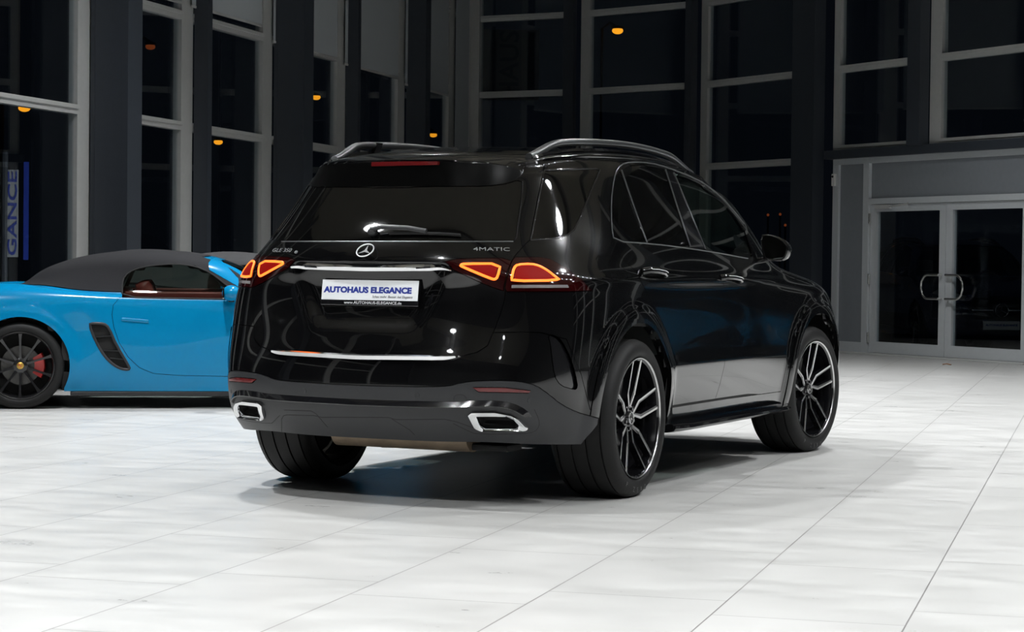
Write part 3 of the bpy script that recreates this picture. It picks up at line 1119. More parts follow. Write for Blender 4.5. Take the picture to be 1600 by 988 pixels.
band('bumper_strip', GLOSS, clad, [(570, 624.5), (615, 626), (660, 627), (715, 628), (738, 626), (776, 625.5), (802, 630), (822, 640), (832, 652)],
     [(570, 632.5), (615, 634), (660, 635.5), (715, 636.5), (738, 635), (776, 634.5), (797, 638.5), (812, 646), (822, 653)],
     [(0, .0), (.1, .002), (.85, .018), (1, .017), (1.05, -.002)])
# cladding seams, sensors, tow cover
for nm, pts in (('seam', [(440, 675), (440, 655), (443, 650), (448, 648.7), (490, 649.5), (503, 652.5), (520, 652.3), (607, 652.5), (618, 656), (695, 655.5), (715, 660), (740, 669)]),
                ('seam', [(444, 641), (486, 642.5), (494, 647), (512, 668)]),
                ('seam', [(612, 655), (640, 672), (648, 680)])):
    SB.ribbon('diffuser_seam', MATTE, clad, pts, .0016, .0006, off=.0002, step=4)
SB.ribbon('tow_eye_cover', MATTE, clad, [(709, 631), (709, 622), (713, 617), (724, 617), (729, 622), (729, 631)], .0011, .0006, closed=True, smooth=1)
EXS = [(835, 640), (842, 655), (843, 666), (836, 675), (820, 678), (745, 679), (730, 673), (708, 662)]
two(lambda p: SB.ribbon('exhaust_seam', MATTE, p, EXS, .0014, .0006, smooth=1), clad, clad, 'exhaust_seam', MATTE)
for u, v in ((475, 611), (651.5, 617.5), (828, 626), (361, 611)):
    f = SB.at(u, v, off=.0)
    MB().lathe([(0, .0), (.0015, .010), (.002, .0125), (-.002, .0135)], 20, 'Z').build('parking_sensor', SATIN, clad, smooth=40).matrix_local = f

# number plate, tilted with the pocket
pc = [on_plane(507, 436.8, 0, -.952), on_plane(653.8, 438, 0, -.952), on_plane(652.5, 478, 0, -.968), on_plane(500.6, 476.8, 0, -.968)]
up = (pc[0] + pc[1] - pc[2] - pc[3]) / 2
rt = Vector((0, -1, 0))
pn = rt.cross(Vector(up)).normalized()
pcen = Vector((-.962, -.014, float((pc[0][2] + pc[2][2]) / 2) - .003))
PW, PH = .528, float(np.linalg.norm(up))
pf = frame_at(pcen, rt, pn)
plate = MB().box((0, 0, 0), (PW, PH, .012), bevel=.004).build('plate_frame', GLOSS, tg)
plate.matrix_local = pf
wht = MB().box((0, PH * .105, .0068), (PW - .008, PH * .785, .003), bevel=.002).build('plate', PLATEW, plate)
wht['label'] = 'white dealer plate with blue lettering'


def letter(s, size, x, y, z, m_, parent, sx=1.0, off=.0, shear=0.0, align='CENTER'):
    me = text_mesh(s, size, .0006, off, shear, sx, align)
    o = link('lettering', me, m_, parent)
    o.location = (x, y, z)
    return o


def fit(me, w):
    xs = [v.co.x for v in me.vertices]
    k = w / (max(xs) - min(xs))
    me.transform(Matrix.Diagonal((k, 1, 1, 1)))
    xs = [v.co.x for v in me.vertices]
    me.transform(Matrix.Translation((-(max(xs) + min(xs)) / 2, 0, 0)))


ytop = PH * .105
o = letter('AUTOHAUS ELEGANCE', .038, -.012, ytop - .001, .0087, BLUETXT, wht, off=.0019)
fit(o.data, .475)
o = letter('Schau mehr. Besser. bei Elegance', .017, .125, ytop - .031, .0087, GREYTXT, wht, shear=.2)
fit(o.data, .215)
o = letter('www.AUTOHAUS-ELEGANCE.de', .019, .02, -PH * .5 + .0135, .0064, WHITETXT, plate, off=.0002)
fit(o.data, .31)

# badges
f = SB.at(441, 391.5, off=.0015)
me = text_mesh('GLE 350', .030, .0012, -.0004, .12, 1.0)
fit(me, .150)
o = link('model_lettering', me, BADGE, tg)
o.matrix_local = f
f = SB.at(463, 393.5, off=.0015)
me = text_mesh('e', .030, .0012, .0004, .12)
fit(me, .019)
o = link('model_lettering', me, BADGE, tg)
o.matrix_local = f
f = SB.at(768, 390, off=.0015)
me = text_mesh('4MATIC', .027, .0012, -.0002, .0)
fit(me, .170)
o = link('drive_lettering', me, BADGE, tg)
o.matrix_local = f


def star(mb, r, h, n_tube=6):
    mb.tube([(r * math.cos(a), r * math.sin(a), h * .5) for a in np.linspace(0, 2 * math.pi, 41)[:-1]], r * .075, n=n_tube, closed=True)
    for k in range(3):
        a = math.pi / 2 + k * 2 * math.pi / 3
        t = Vector((math.cos(a), math.sin(a), 0))
        s = Vector((-t.y, t.x, 0))
        w, L_ = r * .16, r * .95
        c = [mb.bm.verts.new(q) for q in ((0, 0, h), tuple(s * w + t * w * .55), tuple(t * L_), tuple(-s * w + t * w * .55))]
        mb.bm.faces.new((c[0], c[1], c[2]))
        mb.bm.faces.new((c[0], c[2], c[3]))
    return mb


f = SB.at(574, 395, off=.021) @ Matrix.Rotation(R(-22), 4, 'X')
star(MB(), .043, .006).build('star_emblem', STARM, tg).matrix_local = f

# wiper
wp = [SB.at(u, v, off=o_).translation for u, v, o_ in ((583, 364, .03), (600, 361, .034), (640, 361.5, .028), (668, 365, .02))]
w1 = MB().tube(wp, (.013, .010), n=8, up=[(-.8, 0, .5)] * 4).build('wiper_arm', SATIN, tg, smooth=50)
wp = [SB.at(u, v, off=.012).translation for u, v in ((610, 367), (650, 366.5), (690, 367.5), (720, 369.5))]
MB().tube(wp, (.007, .008), n=6, up=[(-.8, 0, .5)] * 4).build('wiper_blade', MATTE, w1)
MB().sphere(tuple(SB.at(584, 365, off=.012).translation), (.026, .026, .02)).build('wiper_hub', SATIN, w1, smooth=60)

# window trims
two(lambda p: SB.ribbon('window_trim', GLOSS, p, RQ, .0045, .004, closed=True, step=4), body, body, 'window_trim', GLOSS)
DLO = [(1168, 404), (1100, 391.5), (1020, 381), (959, 377.5), (955, 355), (954.5, 312), (959, 278), (965, 263), (976, 254.5), (1002, 253), (1030, 257.5), (1055, 266.5), (1085, 278.5), (1106, 290.5), (1130, 311.5), (1149, 332.5), (1162, 350)]
two(lambda p: SB.ribbon('window_line_trim', RAILM, p, DLO, .0028, .003, off=.002, step=5, smooth=1), body, body, 'window_line_trim', RAILM)

for pts in ([(971, 266), (990, 322), (1011, 379)], [(1040, 265), (1058, 322), (1079, 386)], [(1053, 270), (1077, 328), (1102, 389)]):
    P_, N_ = SB.trail(pts, off=.001)
    o = MB().tube(P_, (.0035, .003), n=6, up=list(N_)).build('pillar_trim', RAILM, DOORS['R'][0])
    link('pillar_trim', mirrored(o.data), None, DOORS['L'][0])
for pts in ([(440, 377.3), (574, 377.3), (700, 377.3), (802, 377.3)], [(803, 377), (807, 370), (812, 335), (816, 300), (816.5, 284)]):
    P_, N_ = SB.trail(pts, off=.0)
    MB().tube(P_, (.003, .0025), n=6, up=list(N_)).build('window_seal', RAILM if len(pts) == 4 else GLOSS, rw)  # lower run in light metal imitates the highlight along the glass edge

# door handles
for pts in (((1004, 424), (1036, 431)), ((1126, 434), (1154, 440))):
    for s in 'RL':
        pass
    A_, NA = SB.trail([pts[0]], closed=True)
    B_, NB = SB.trail([pts[1]], closed=True)
    a, b, n = Vector(A_[0]), Vector(B_[0]), Vector(NA[0])
    mid = (a + b) / 2
    q = [a, a.lerp(b, .1) + n * .03, a.lerp(b, .35) + n * .042, a.lerp(b, .7) + n * .042, a.lerp(b, .92) + n * .03, b]
    k = 0 if pts[0][0] < 1100 else 1
    hnd = MB().tube(q, (.017, .010), n=10, up=[n] * 6).build('door_handle', PAINT, DOORS['R'][k], smooth=60)
    link('door_handle', mirrored(hnd.data), None, DOORS['L'][k])
    t_ = MB().tube([p + Vector((0, -.0095, .006)) for p in q[1:-1]], (.003, .003), n=6, up=[n] * 4).build('handle_chrome', CHROME, hnd, smooth=60)

# running boards and sills
RB = [(.86, .334), (.975, .333), (1.02, .329), (1.045, .320), (1.050, .308), (1.037, .294), (.99, .285), (.90, .280), (.86, .280)]
for sy in (-1, 1):
    mb = MB()
    secs = []
    for x, k in ((.50, .80), (.56, .93), (.66, 1.0), (1.5, 1.0), (2.25, 1.0), (2.38, .93), (2.44, .82)):
        secs.append([mb.bm.verts.new((x, sy * (.86 + (y - .86) * k), z)) for y, z in RB])
    for a, b in zip(secs[:-1], secs[1:]):
        for i in range(len(RB)):
            mb.bm.faces.new((a[i], a[(i + 1) % len(RB)], b[(i + 1) % len(RB)], b[i]))
    mb.bm.faces.new(secs[0])
    mb.bm.faces.new(secs[-1][::-1])
    mb.build('running_board', GLOSS, suv, smooth=40)
    MB().box((1.48, sy * .945, .415), (1.98, .022, .012)).build('sill_seal', MATTE, suv)

# roof rails


def roof_z(x, y):
    h = SB.bvh.ray_cast(Vector((x, y, 3)), Vector((0, 0, -1)))
    return h[0].z


for sy in (-1, 1):
    xs = np.linspace(-.34, 1.80, 46)
    pts, ups = [], []
    for x in xs:
        t0, t1 = (x + .34) / .30, (1.80 - x) / .42
        hgt = .044 * float(smooth01(0, 1, t0)) * float(smooth01(0, 1, t1)) ** .8
        yy = .612 - .02 * float(smooth01(1.0, 1.8, x)) - .065 * float(smooth01(.25, -.34, x))
        pts.append((x, sy * yy, roof_z(x, sy * yy) + hgt + .004))
        ups.append((0, 0, 1))
    rail = MB().tube(pts, (.021, .019), n=12, up=ups).build('roof_rail', RAILM, suv, smooth=60)
    x, yy = .16, .595
    zb = roof_z(x, sy * yy)
    MB().prism([(-.03, -.01), (.045, -.01), (.075, .062), (.02, .062)], -.012, .012,
               Matrix.Translation((x, sy * yy, zb)) @ Matrix.Rotation(R(90), 4, 'X')).build('rail_foot', GLOSS, rail)
    MB().tube([(x_, sy * (.612 - .02 * float(smooth01(1.0, 1.8, x_)) - .045 * float(smooth01(.25, -.42, x_))), roof_z(x_, sy * .6) + .004) for x_ in np.linspace(-.40, 1.78, 30)],
              (.012, .014), n=6, up=[(0, 0, 1)] * 30).build('rail_base', GLOSS, rail, smooth=50)

# mirrors
mc = on_plane(1212, 387.5, 0, 2.13)
for sy in (-1, 1):
    c = Vector((2.13, -sy * float(mc[1]) if sy > 0 else float(mc[1]), float(mc[2])))
    OUT = [(1187.4, 367), (1201, 366.2), (1216, 370), (1226.8, 377.6), (1233, 386), (1233.5, 393), (1229, 404), (1222.5, 408.4), (1197, 408.4), (1191.5, 401)]
    ring = [Vector(on_plane(u, v, 0, 2.13)) - Vector(mc) for u, v in chaikin(OUT, 1)]
    if sy > 0:
        ring = [Vector((q.x, -q.y, q.z)) for q in ring]
    mb = MB()
    rows = []
    for dx, k in ((-.012, .86), (-.014, .93), (.0, 1.0), (.03, 1.0), (.07, .93), (.105, .74), (.125, .42)):
        rows.append([mb.bm.verts.new(c + Vector((dx, 0, 0)) + q * k) for q in ring])
    n = len(ring)
    for a, b in zip(rows[:-1], rows[1:]):
        for i in range(n):
            mb.bm.faces.new((a[i], a[(i + 1) % n], b[(i + 1) % n], b[i]))
    mb.bm.faces.new(rows[-1])
    mb.bm.faces.new(rows[0][::-1])
    mir_o = mb.build('door_mirror', PAINT, DOORS['R' if sy < 0 else 'L'][1], smooth=50)
    mb = MB()
    a = [mb.bm.verts.new(c + Vector((-.0165, 0, 0)) + q * .85) for q in ring]
    b = [mb.bm.verts.new(c + Vector((-.012, 0, 0)) + q * .86) for q in ring]
    mb.bm.faces.new(a)
    for i in range(n):
        mb.bm.faces.new((a[i], a[(i + 1) % n], b[(i + 1) % n], b[i]))
    mb.build('mirror_glass', mat('mirror_silver', (.5, .52, .5), .02, metal=1, noise=.02) if sy < 0 else MATS['mirror_silver'], mir_o)
    MB().tube([c + Vector((.05, sy * -.02, -.05)), c + Vector((.06, sy * -.11, -.075)), c + Vector((.06, sy * -.2, -.085))], (.03, .018), n=10, up=[(0, 0, 1)] * 3).build('mirror_arm', GLOSS, mir_o, smooth=50)

# dark shell under the panels, with the front side windows and windscreen left open


def inner_shell(body_, name, parent, off, open_polys, drop_polys, m_):
    st = 2
    ii = np.arange(0, len(body_.tr), st)
    jj = np.arange(0, len(body_.tj), st)
    P = (body_.P - body_.N * off)[np.ix_(ii, jj)]
    pj, pr = np.meshgrid(body_.tj[jj], body_.tr[ii])

    def inside(poly, x, y):
        c = False
        for a in range(len(poly)):
            x1, y1 = poly[a]
            x2, y2 = poly[a - 1]
            if (y1 > y) != (y2 > y) and x < x1 + (y - y1) * (x2 - x1) / (y2 - y1):
                c = not c
        return c
    fs = []
    B = len(jj)
    for i in range(len(ii) - 1):
        for j in range(B - 1):
            cx, cy = (pj[i, j] + pj[i + 1, j + 1]) / 2, (pr[i, j] + pr[i + 1, j + 1]) / 2
            if any(inside(q, cx, cy) for q in open_polys + drop_polys):
                continue
            fs.append((i * B + j, i * B + j + 1, (i + 1) * B + j + 1, (i + 1) * B + j))
    me = bpy.data.meshes.new(name)
    me.from_pydata([tuple(map(float, v)) for v in P.reshape(-1, 3)], [], fs)
    fix_normals(me)
    me.shade_smooth()
    return link(name, me, m_, parent)


polys = dict(reg)
inner_shell(SB, 'inner_shell', suv, .022, [polys[k] for k in OPEN], [polys[k] for k in polys if k.startswith(('arch_', 'exhaust'))], MATTE)
MB().box((1.45, 0, .33), (4.3, 1.24, .06), bevel=.02).build('underbody', MATTE, suv)
# silencer and hangers below the bumper
mb = MB()
mb.tube([(-.70, .30, .335), (-.70, .27, .335), (-.70, -.40, .335), (-.70, -.44, .335)], .085, n=24)
sil = mb.build('exhaust_silencer', EXHST, suv, smooth=50)
sil['label'] = 'brownish stained exhaust silencer'
MB().box((-.62, -.10, .262), (.10, .34, .02), bevel=.008).box((-.64, -.52, .275), (.16, .22, .03), bevel=.01).build('exhaust_bracket', MATTE, suv)
MB().tube([(-.62, .1, .27), (-.4, .15, .25), (0, .25, .29)], .03, n=12).build('exhaust_pipe', EXHST, sil, smooth=50)
MB().tube([(0, -.72, .36), (0, .72, .36)], .05, n=16).build('rear_axle', MATTE, suv, smooth=50)

# seats and dashboard behind the clear front glass
for sy in (-1, 1):
    st_ = MB().box((1.25, sy * .38, .95), (.16, .50, .62), Matrix.Rotation(R(-18), 3, 'Y'), bevel=.06).build('front_seat', GREYSEAT, suv, smooth=60)
    MB().box((1.13, sy * .38, 1.36), (.10, .26, .18), Matrix.Rotation(R(-12), 3, 'Y'), bevel=.045).build('head_rest', GREYSEAT, st_, smooth=60)
MB().box((2.35, 0, 1.06), (.55, 1.5, .20), Matrix.Rotation(R(6), 3, 'Y'), bevel=.07).build('dashboard', GREYSEAT, suv, smooth=60)
MB().tube([(1.95 + .05 * math.sin(a), .38 + .18 * math.cos(a), 1.12 + .17 * math.sin(a)) for a in np.linspace(0, 2 * math.pi, 33)[:-1]], .014, n=8, closed=True).build('steering_wheel', GLOSS, suv, smooth=60)

# ------------------------------------------------------------------ wheels (local: outer face towards -y, axle at the origin)


def suv_wheel(name, parent, loc, rotz, width, letters):
    w = holder(name, parent, loc, (0, 0, rotz))
    Rt, Rr = .392, .300
    W = width
    # tyre with four grooves
    prof = [(.035, Rr - .012), (.004, Rr + .004), (-.006, Rr + .014), (-.010, Rr + .03), (-.008, Rr + .055), (.002, Rt - .022), (.014, Rt - .009), (.030, Rt - .003)]
    y = .030
    for k in range(4):
        g = .042 + k * (W - .084) / 3.0
        prof += [(g - .005, Rt), (g - .004, Rt - .008), (g + .004, Rt - .008), (g + .005, Rt)]
    prof += [(W - .030, Rt - .003), (W - .014, Rt - .009), (W - .002, Rt - .022), (W + .008, Rt - .04), (W + .006, Rr + .02), (W - .03, Rr - .012)]
    mb = MB().lathe(prof, 128, 'Y')
    nf = len(mb.bm.faces)
    # shoulder sipes: dark cuts following the profile
    for k in range(72):
        a = 2 * math.pi * k / 72
        for line in ([(.001, Rt - .024), (.013, Rt - .010), (.030, Rt - .0028), (.0365, Rt - .0005)], [(W - .001, Rt - .024), (W - .013, Rt - .010), (W - .030, Rt - .0028), (W - .0365, Rt - .0005)]):
            rows = []
            for y_, r_ in line:
                rows.append([mb.bm.verts.new(((r_ + .0006) * math.cos(a + d_ + (y_ - .03) * .5), y_, (r_ + .0006) * math.sin(a + d_ + (y_ - .03) * .5))) for d_ in (-.0055, .0055)])
            for A_, B_ in zip(rows[:-1], rows[1:]):
                f_ = mb.bm.faces.new((A_[0], A_[1], B_[1], B_[0]))
                f_.material_index = 1
    ty = mb.build('tyre', None, w, smooth=38)
    ty.data.materials.append(RUBBER)
    ty.data.materials.append(MATTE)
    # rim barrel
    barrel = [(-.001, Rr), (.006, Rr - .006), (.012, Rr - .014), (.05, Rr - .022), (W * .75, Rr - .035), (W - .01, Rr - .012)]
    MB().lathe(barrel, 96, 'Y').build('rim_barrel', GLOSS, w, smooth=40)
    MB().lathe([(.004, Rr - .007), (-.002, Rr - .005), (-.003, Rr - .0005), (.002, Rr + .001)], 96, 'Y').build('rim_lip', MACHINED, w, smooth=60)
    # brake disc behind
    MB().lathe([(.11, .05), (.10, .19), (.125, .19), (.125, .05)], 64, 'Y').build('brake_disc', DISCM, w, smooth=40)
    MB().lathe([(.16, 0), (.16, Rr - .04)], 48, 'Y').build('wheel_back', MATTE, w)

    def face_y(r):          # dish of the spokes
        return .050 - .040 * max(0, min(1, (r - .05) / (Rr - .06))) ** 1.3
    # five twin spokes
    for k in range(5):
        a0 = math.pi / 2 + k * 2 * math.pi / 5
        rot = Matrix.Rotation(-(a0 - math.pi / 2), 3, 'Y')

        def solid(outl, dy0, dy1, mbx):
            f_ = [mbx.bm.verts.new(rot @ Vector((x, face_y(math.hypot(x, z)) + dy0, z))) for x, z in outl]
            b_ = [mbx.bm.verts.new(rot @ Vector((x * .97, face_y(math.hypot(x, z)) + dy1, z))) for x, z in outl]
            mbx.bm.faces.new(f_)
            mbx.bm.faces.new(b_[::-1])
            n_ = len(outl)
            for i in range(n_):
                mbx.bm.faces.new((f_[i], f_[(i + 1) % n_], b_[(i + 1) % n_], b_[i]))
        mbb = MB()
        for s in (-1, 1):
            out = [(s * .004, .045), (s * .050, .120), (s * .058, .286), (s * .040, .288), (s * .030, .130), (s * -.004, .060)]
            solid(out if s > 0 else out[::-1], .0, .035, mbb)
        spoke = mbb.build('spoke', GLOSS, w)
        mbm = MB()
        for s in (-1, 1):
            out = [(s * .012, .052), (s * .050, .118), (s * .0585, .287), (s * .0475, .288), (s * .0395, .122), (s * .003, .060)]
            solid(out if s > 0 else out[::-1], -.0025, .001, mbm)
        mf = mbm.build('machined_face', MACHINED, w)
    MB().lathe([(.052, .03), (.050, .066), (.06, .072), (.12, .072)], 40, 'Y').build('hub', GLOSS, w, smooth=40)
    MB().lathe([(.040, .0), (.040, .030), (.048, .034), (.056, .036)], 40, 'Y').build('centre_cap', GLOSS, w, smooth=40)
    st_ = star(MB(), .029, .004).build('cap_star', CHROME, w)
    st_.matrix_local = frame_at((0, .0385, 0), (1, 0, 0), (0, -1, 0))
    for k in range(5):
        a = math.pi / 2 + (k + .5) * 2 * math.pi / 5
        MB().lathe([(-.006, .0), (-.006, .008), (.012, .010)], 10, 'Y', (.052 * math.cos(a), .048, .052 * math.sin(a))).build('wheel_bolt', GLOSS, w, smooth=40)
    for s_, ang in letters:
        me = text_mesh(s_, .036, .0006, .0)
        o_ = link('tyre_lettering', me, MATS['tyre_letter'], w)
        t = Vector((-math.sin(ang), 0, math.cos(ang)))
        pos = Vector(((Rr + .055) * math.cos(ang), -.0105, (Rr + .055) * math.sin(ang)))
        o_.matrix_local = frame_at(pos, t, (0, -1, 0))
    return w


mat('tyre_letter', (.06, .06, .06), .45, noise=.1)
LET = [(c, R(-118 + k * 8)) for k, c in enumerate('P ZERO') if c != ' ']
# front end details: plate, grille star and bars
fpl = MB().box((3.925, 0, .50), (.012, .54, .125), bevel=.004).build('front_plate', PLATEW, suv)
t_ = text_mesh('AUTOHAUS ELEGANCE', .04, .0006, .0019)
fit(t_, .47)
o = link('lettering', t_, BLUETXT, fpl)
o.matrix_local = frame_at((3.9315, 0, .505), (0, 1, 0), (1, 0, 0))
gs = star(MB(), .095, .02, 8).build('grille_star', CHROME, suv)
gs.matrix_local = frame_at((3.93, 0, .72), (0, 1, 0), (1, 0, 0))
for sy in (-1, 1):
    MB().box((3.89, sy * .27, .72), (.05, .32, .028), bevel=.008).build('grille_bar', CHROME, suv)
suv_wheel('wheel', suv, (0, -1.003, .392), 0, .315, LET)
suv_wheel('wheel', suv, (2.995, -.995, .392), R(-7), .285, LET)
suv_wheel('wheel', suv, (0, 1.003, .392), math.pi, .315, [])
suv_wheel('wheel', suv, (2.995, .995, .392), math.pi + R(-7), .285, [])

# ------------------------------------------------------------------ blue roadster with a black soft top (own frame: x forward, rear axle at 0)
ROAD_RINGS = [
    [(-.78, 0, .20), (-.76, .35, .2), (-.72, .55, .19), (-.65, .68, .17), (-.56, .77, .15), (-.46, .81, .14), (-.35, .82, .13), (0, .82, .13), (.42, .81, .135), (.85, .81, .135), (1.3, .81, .135), (1.75, .82, .135), (2.3, .83, .13), (2.75, .81, .14), (3.05, .62, .15), (3.18, .3, .15), (3.2, 0, .15)],
    [(-.88, 0, .32), (-.86, .35, .32), (-.80, .6, .32), (-.72, .74, .32), (-.62, .81, .32), (-.5, .85, .32), (-.36, .865, .32), (0, .87, .32), (.42, .85, .30), (.85, .835, .29), (1.3, .83, .29), (1.75, .835, .30), (2.3, .855, .32), (2.75, .82, .31), (3.08, .62, .30), (3.22, .3, .30), (3.26, 0, .30)],
    [(-.9, 0, .52), (-.88, .35, .52), (-.82, .6, .52), (-.74, .74, .52), (-.63, .815, .52), (-.5, .855, .52), (-.36, .87, .52), (0, .875, .52), (.42, .858, .52), (.85, .84, .52), (1.3, .835, .52), (1.75, .845, .52), (2.3, .86, .52), (2.75, .81, .48), (3.05, .6, .44), (3.18, .3, .43), (3.22, 0, .43)],
    [(-.86, 0, .70), (-.84, .35, .70), (-.79, .58, .70), (-.71, .72, .70), (-.61, .795, .70), (-.49, .84, .70), (-.35, .865, .70), (0, .875, .70), (.42, .86, .70), (.85, .832, .70), (1.3, .828, .70), (1.75, .84, .70), (2.3, .85, .69), (2.72, .78, .64), (2.98, .55, .58), (3.1, .28, .56), (3.13, 0, .56)],
    [(-.78, 0, .84), (-.77, .33, .84), (-.72, .53, .85), (-.65, .65, .86), (-.55, .73, .87), (-.44, .785, .88), (-.3, .82, .89), (0, .84, .885), (.42, .835, .865), (.85, .812, .845), (1.3, .805, .84), (1.75, .805, .835), (2.3, .79, .80), (2.65, .68, .74), (2.85, .46, .69), (2.93, .24, .68), (2.95, 0, .68)],
    [(-.55, 0, .90), (-.54, .28, .905), (-.50, .43, .915), (-.43, .53, .93), (-.34, .60, .95), (-.22, .66, .965), (-.08, .70, .965), (.12, .73, .945), (.45, .755, .90), (.85, .76, .878), (1.3, .76, .87), (1.75, .75, .865), (2.2, .68, .86), (2.45, .52, .83), (2.55, .36, .81), (2.6, .18, .80), (2.61, 0, .80)],
    [(-.10, 0, .93), (-.095, .22, .93), (-.07, .35, .935), (-.03, .44, .94), (.03, .52, .945), (.10, .585, .945), (.18, .64, .94), (.30, .69, .925), (.5, .715, .905), (.85, .725, .895), (1.3, .72, .89), (1.68, .70, .885), (1.9, .6, .885), (2.02, .45, .885), (2.08, .3, .885), (2.11, .15, .885), (2.12, 0, .885)],
    [(.10, 0, 1.05), (.10, .2, 1.05), (.115, .32, 1.05), (.14, .40, 1.05), (.18, .46, 1.05), (.24, .515, 1.05), (.32, .555, 1.055), (.45, .59, 1.06), (.62, .615, 1.06), (.9, .63, 1.06), (1.25, .625, 1.055), (1.52, .60, 1.05), (1.68, .5, 1.05), (1.77, .38, 1.05), (1.82, .25, 1.05), (1.84, .13, 1.05), (1.845, 0, 1.05)],
    [(.40, 0, 1.165), (.40, .17, 1.165), (.41, .27, 1.165), (.43, .34, 1.165), (.46, .39, 1.165), (.51, .43, 1.17), (.57, .46, 1.175), (.66, .48, 1.185), (.78, .495, 1.19), (.95, .505, 1.19), (1.15, .50, 1.18), (1.31, .475, 1.165), (1.41, .4, 1.17), (1.47, .3, 1.175), (1.50, .2, 1.178), (1.515, .1, 1.18), (1.52, 0, 1.18)],
    [(.60, 0, 1.205), (.61, 0, 1.206), (.63, 0, 1.208), (.66, 0, 1.212), (.70, 0, 1.218), (.74, 0, 1.223), (.79, 0, 1.23), (.85, 0, 1.235), (.92, 0, 1.238), (1.0, 0, 1.238), (1.1, 0, 1.234), (1.18, 0, 1.228), (1.22, 0, 1.225), (1.25, 0, 1.222), (1.27, 0, 1.22), (1.28, 0, 1.218), (1.285, 0, 1.217)],
]
RW = .333        # tyre radius
ROAD_POS = Vector((3.97, 5.87, 0))
ROAD_ROT = R(-56)


def road_sculpt(S):
    x, y, z = S[..., 0].copy(), S[..., 1].copy(), S[..., 2].copy()
    for xw in (0.0, 2.35):
        d = np.hypot(x - xw, z - .33)
        S[..., 1] += .010 * smooth01(.47, .42, d) * (y > .6)
    # scoop leading into the side intake
    w = np.exp(-((x - .42) / .14) ** 2 - ((z - .62) / .2) ** 2) * (y > .6)
    S[..., 1] -= .018 * w
    return S


road = thing('roadster', 'bright blue two-seat roadster with a black fabric soft top, parked beyond the SUV', 'car', ROAD_POS, ROAD_ROT)
ROADM = Matrix.Translation(ROAD_POS) @ Matrix.Rotation(ROAD_ROT, 4, 'Z')
RBY = CarBody(ROAD_RINGS, ROADM, road_sculpt, nr=9, nj=8)
rr_ = []


def rboth(key, poly):
    rr_.append((key + '_R', poly))
    rr_.append((key + '_L', mir(poly)))


for nm, cx in (('arch_rear', 0.0), ('arch_front', 2.35)):
    c_ = [p for p in RBY.xz(circle_xz(cx, .335, .372, 48, -28, 208), 0, False) if p[0] > 0]
    rboth(nm, c_ + [(c_[-1][0], 0.0), (c_[0][0], 0.0)])
RWIN = [(191, 464.8), (190.5, 445), (194.4, 431), (209.6, 421), (237, 415), (273, 412.5), (304, 416), (328, 426), (352, 444.5), (371, 460), (371, 468), (330, 467.5), (273, 466.6)]
rboth('window', RBY.px(RWIN))
RVENT = [(139, 507), (146, 505.2), (163, 506), (170, 512), (182, 540), (203, 575), (201, 578), (190, 577), (178, 571), (164, 558), (150, 535)]
rboth('intake', RBY.px(RVENT, 1))
rboth('pillar', RBY.px([(325, 412), (329, 406.5), (337, 402.5), (345, 408), (358, 421), (372, 436), (372, 449), (326.5, 422.5)]))
rboth('door', RBY.px([(187, 465), (177, 477), (175, 492), (178, 512), (186, 535), (200, 558), (218, 575), (240, 584), (280, 587), (360, 588.5), (420, 587), (424, 560), (424, 500), (418, 475), (371, 468), (273, 466.6)]))
rboth('soft_top', densify([(0.0001, 6.03), (11.5, 6.03), (11.9, 7.0), (12.0, 8.12), (16, 8.2), (16, 9), (0.0001, 9)], .25))
rboth('windscreen', densify([(12.35, 6.12), (16, 6.1), (16, 7.85), (12.6, 7.85)], .25))
RBY.partition(rr_)


def rpan(keys, name, m_, parent=road, **k):
    return RBY.panel(keys, name, m_, parent, **k)


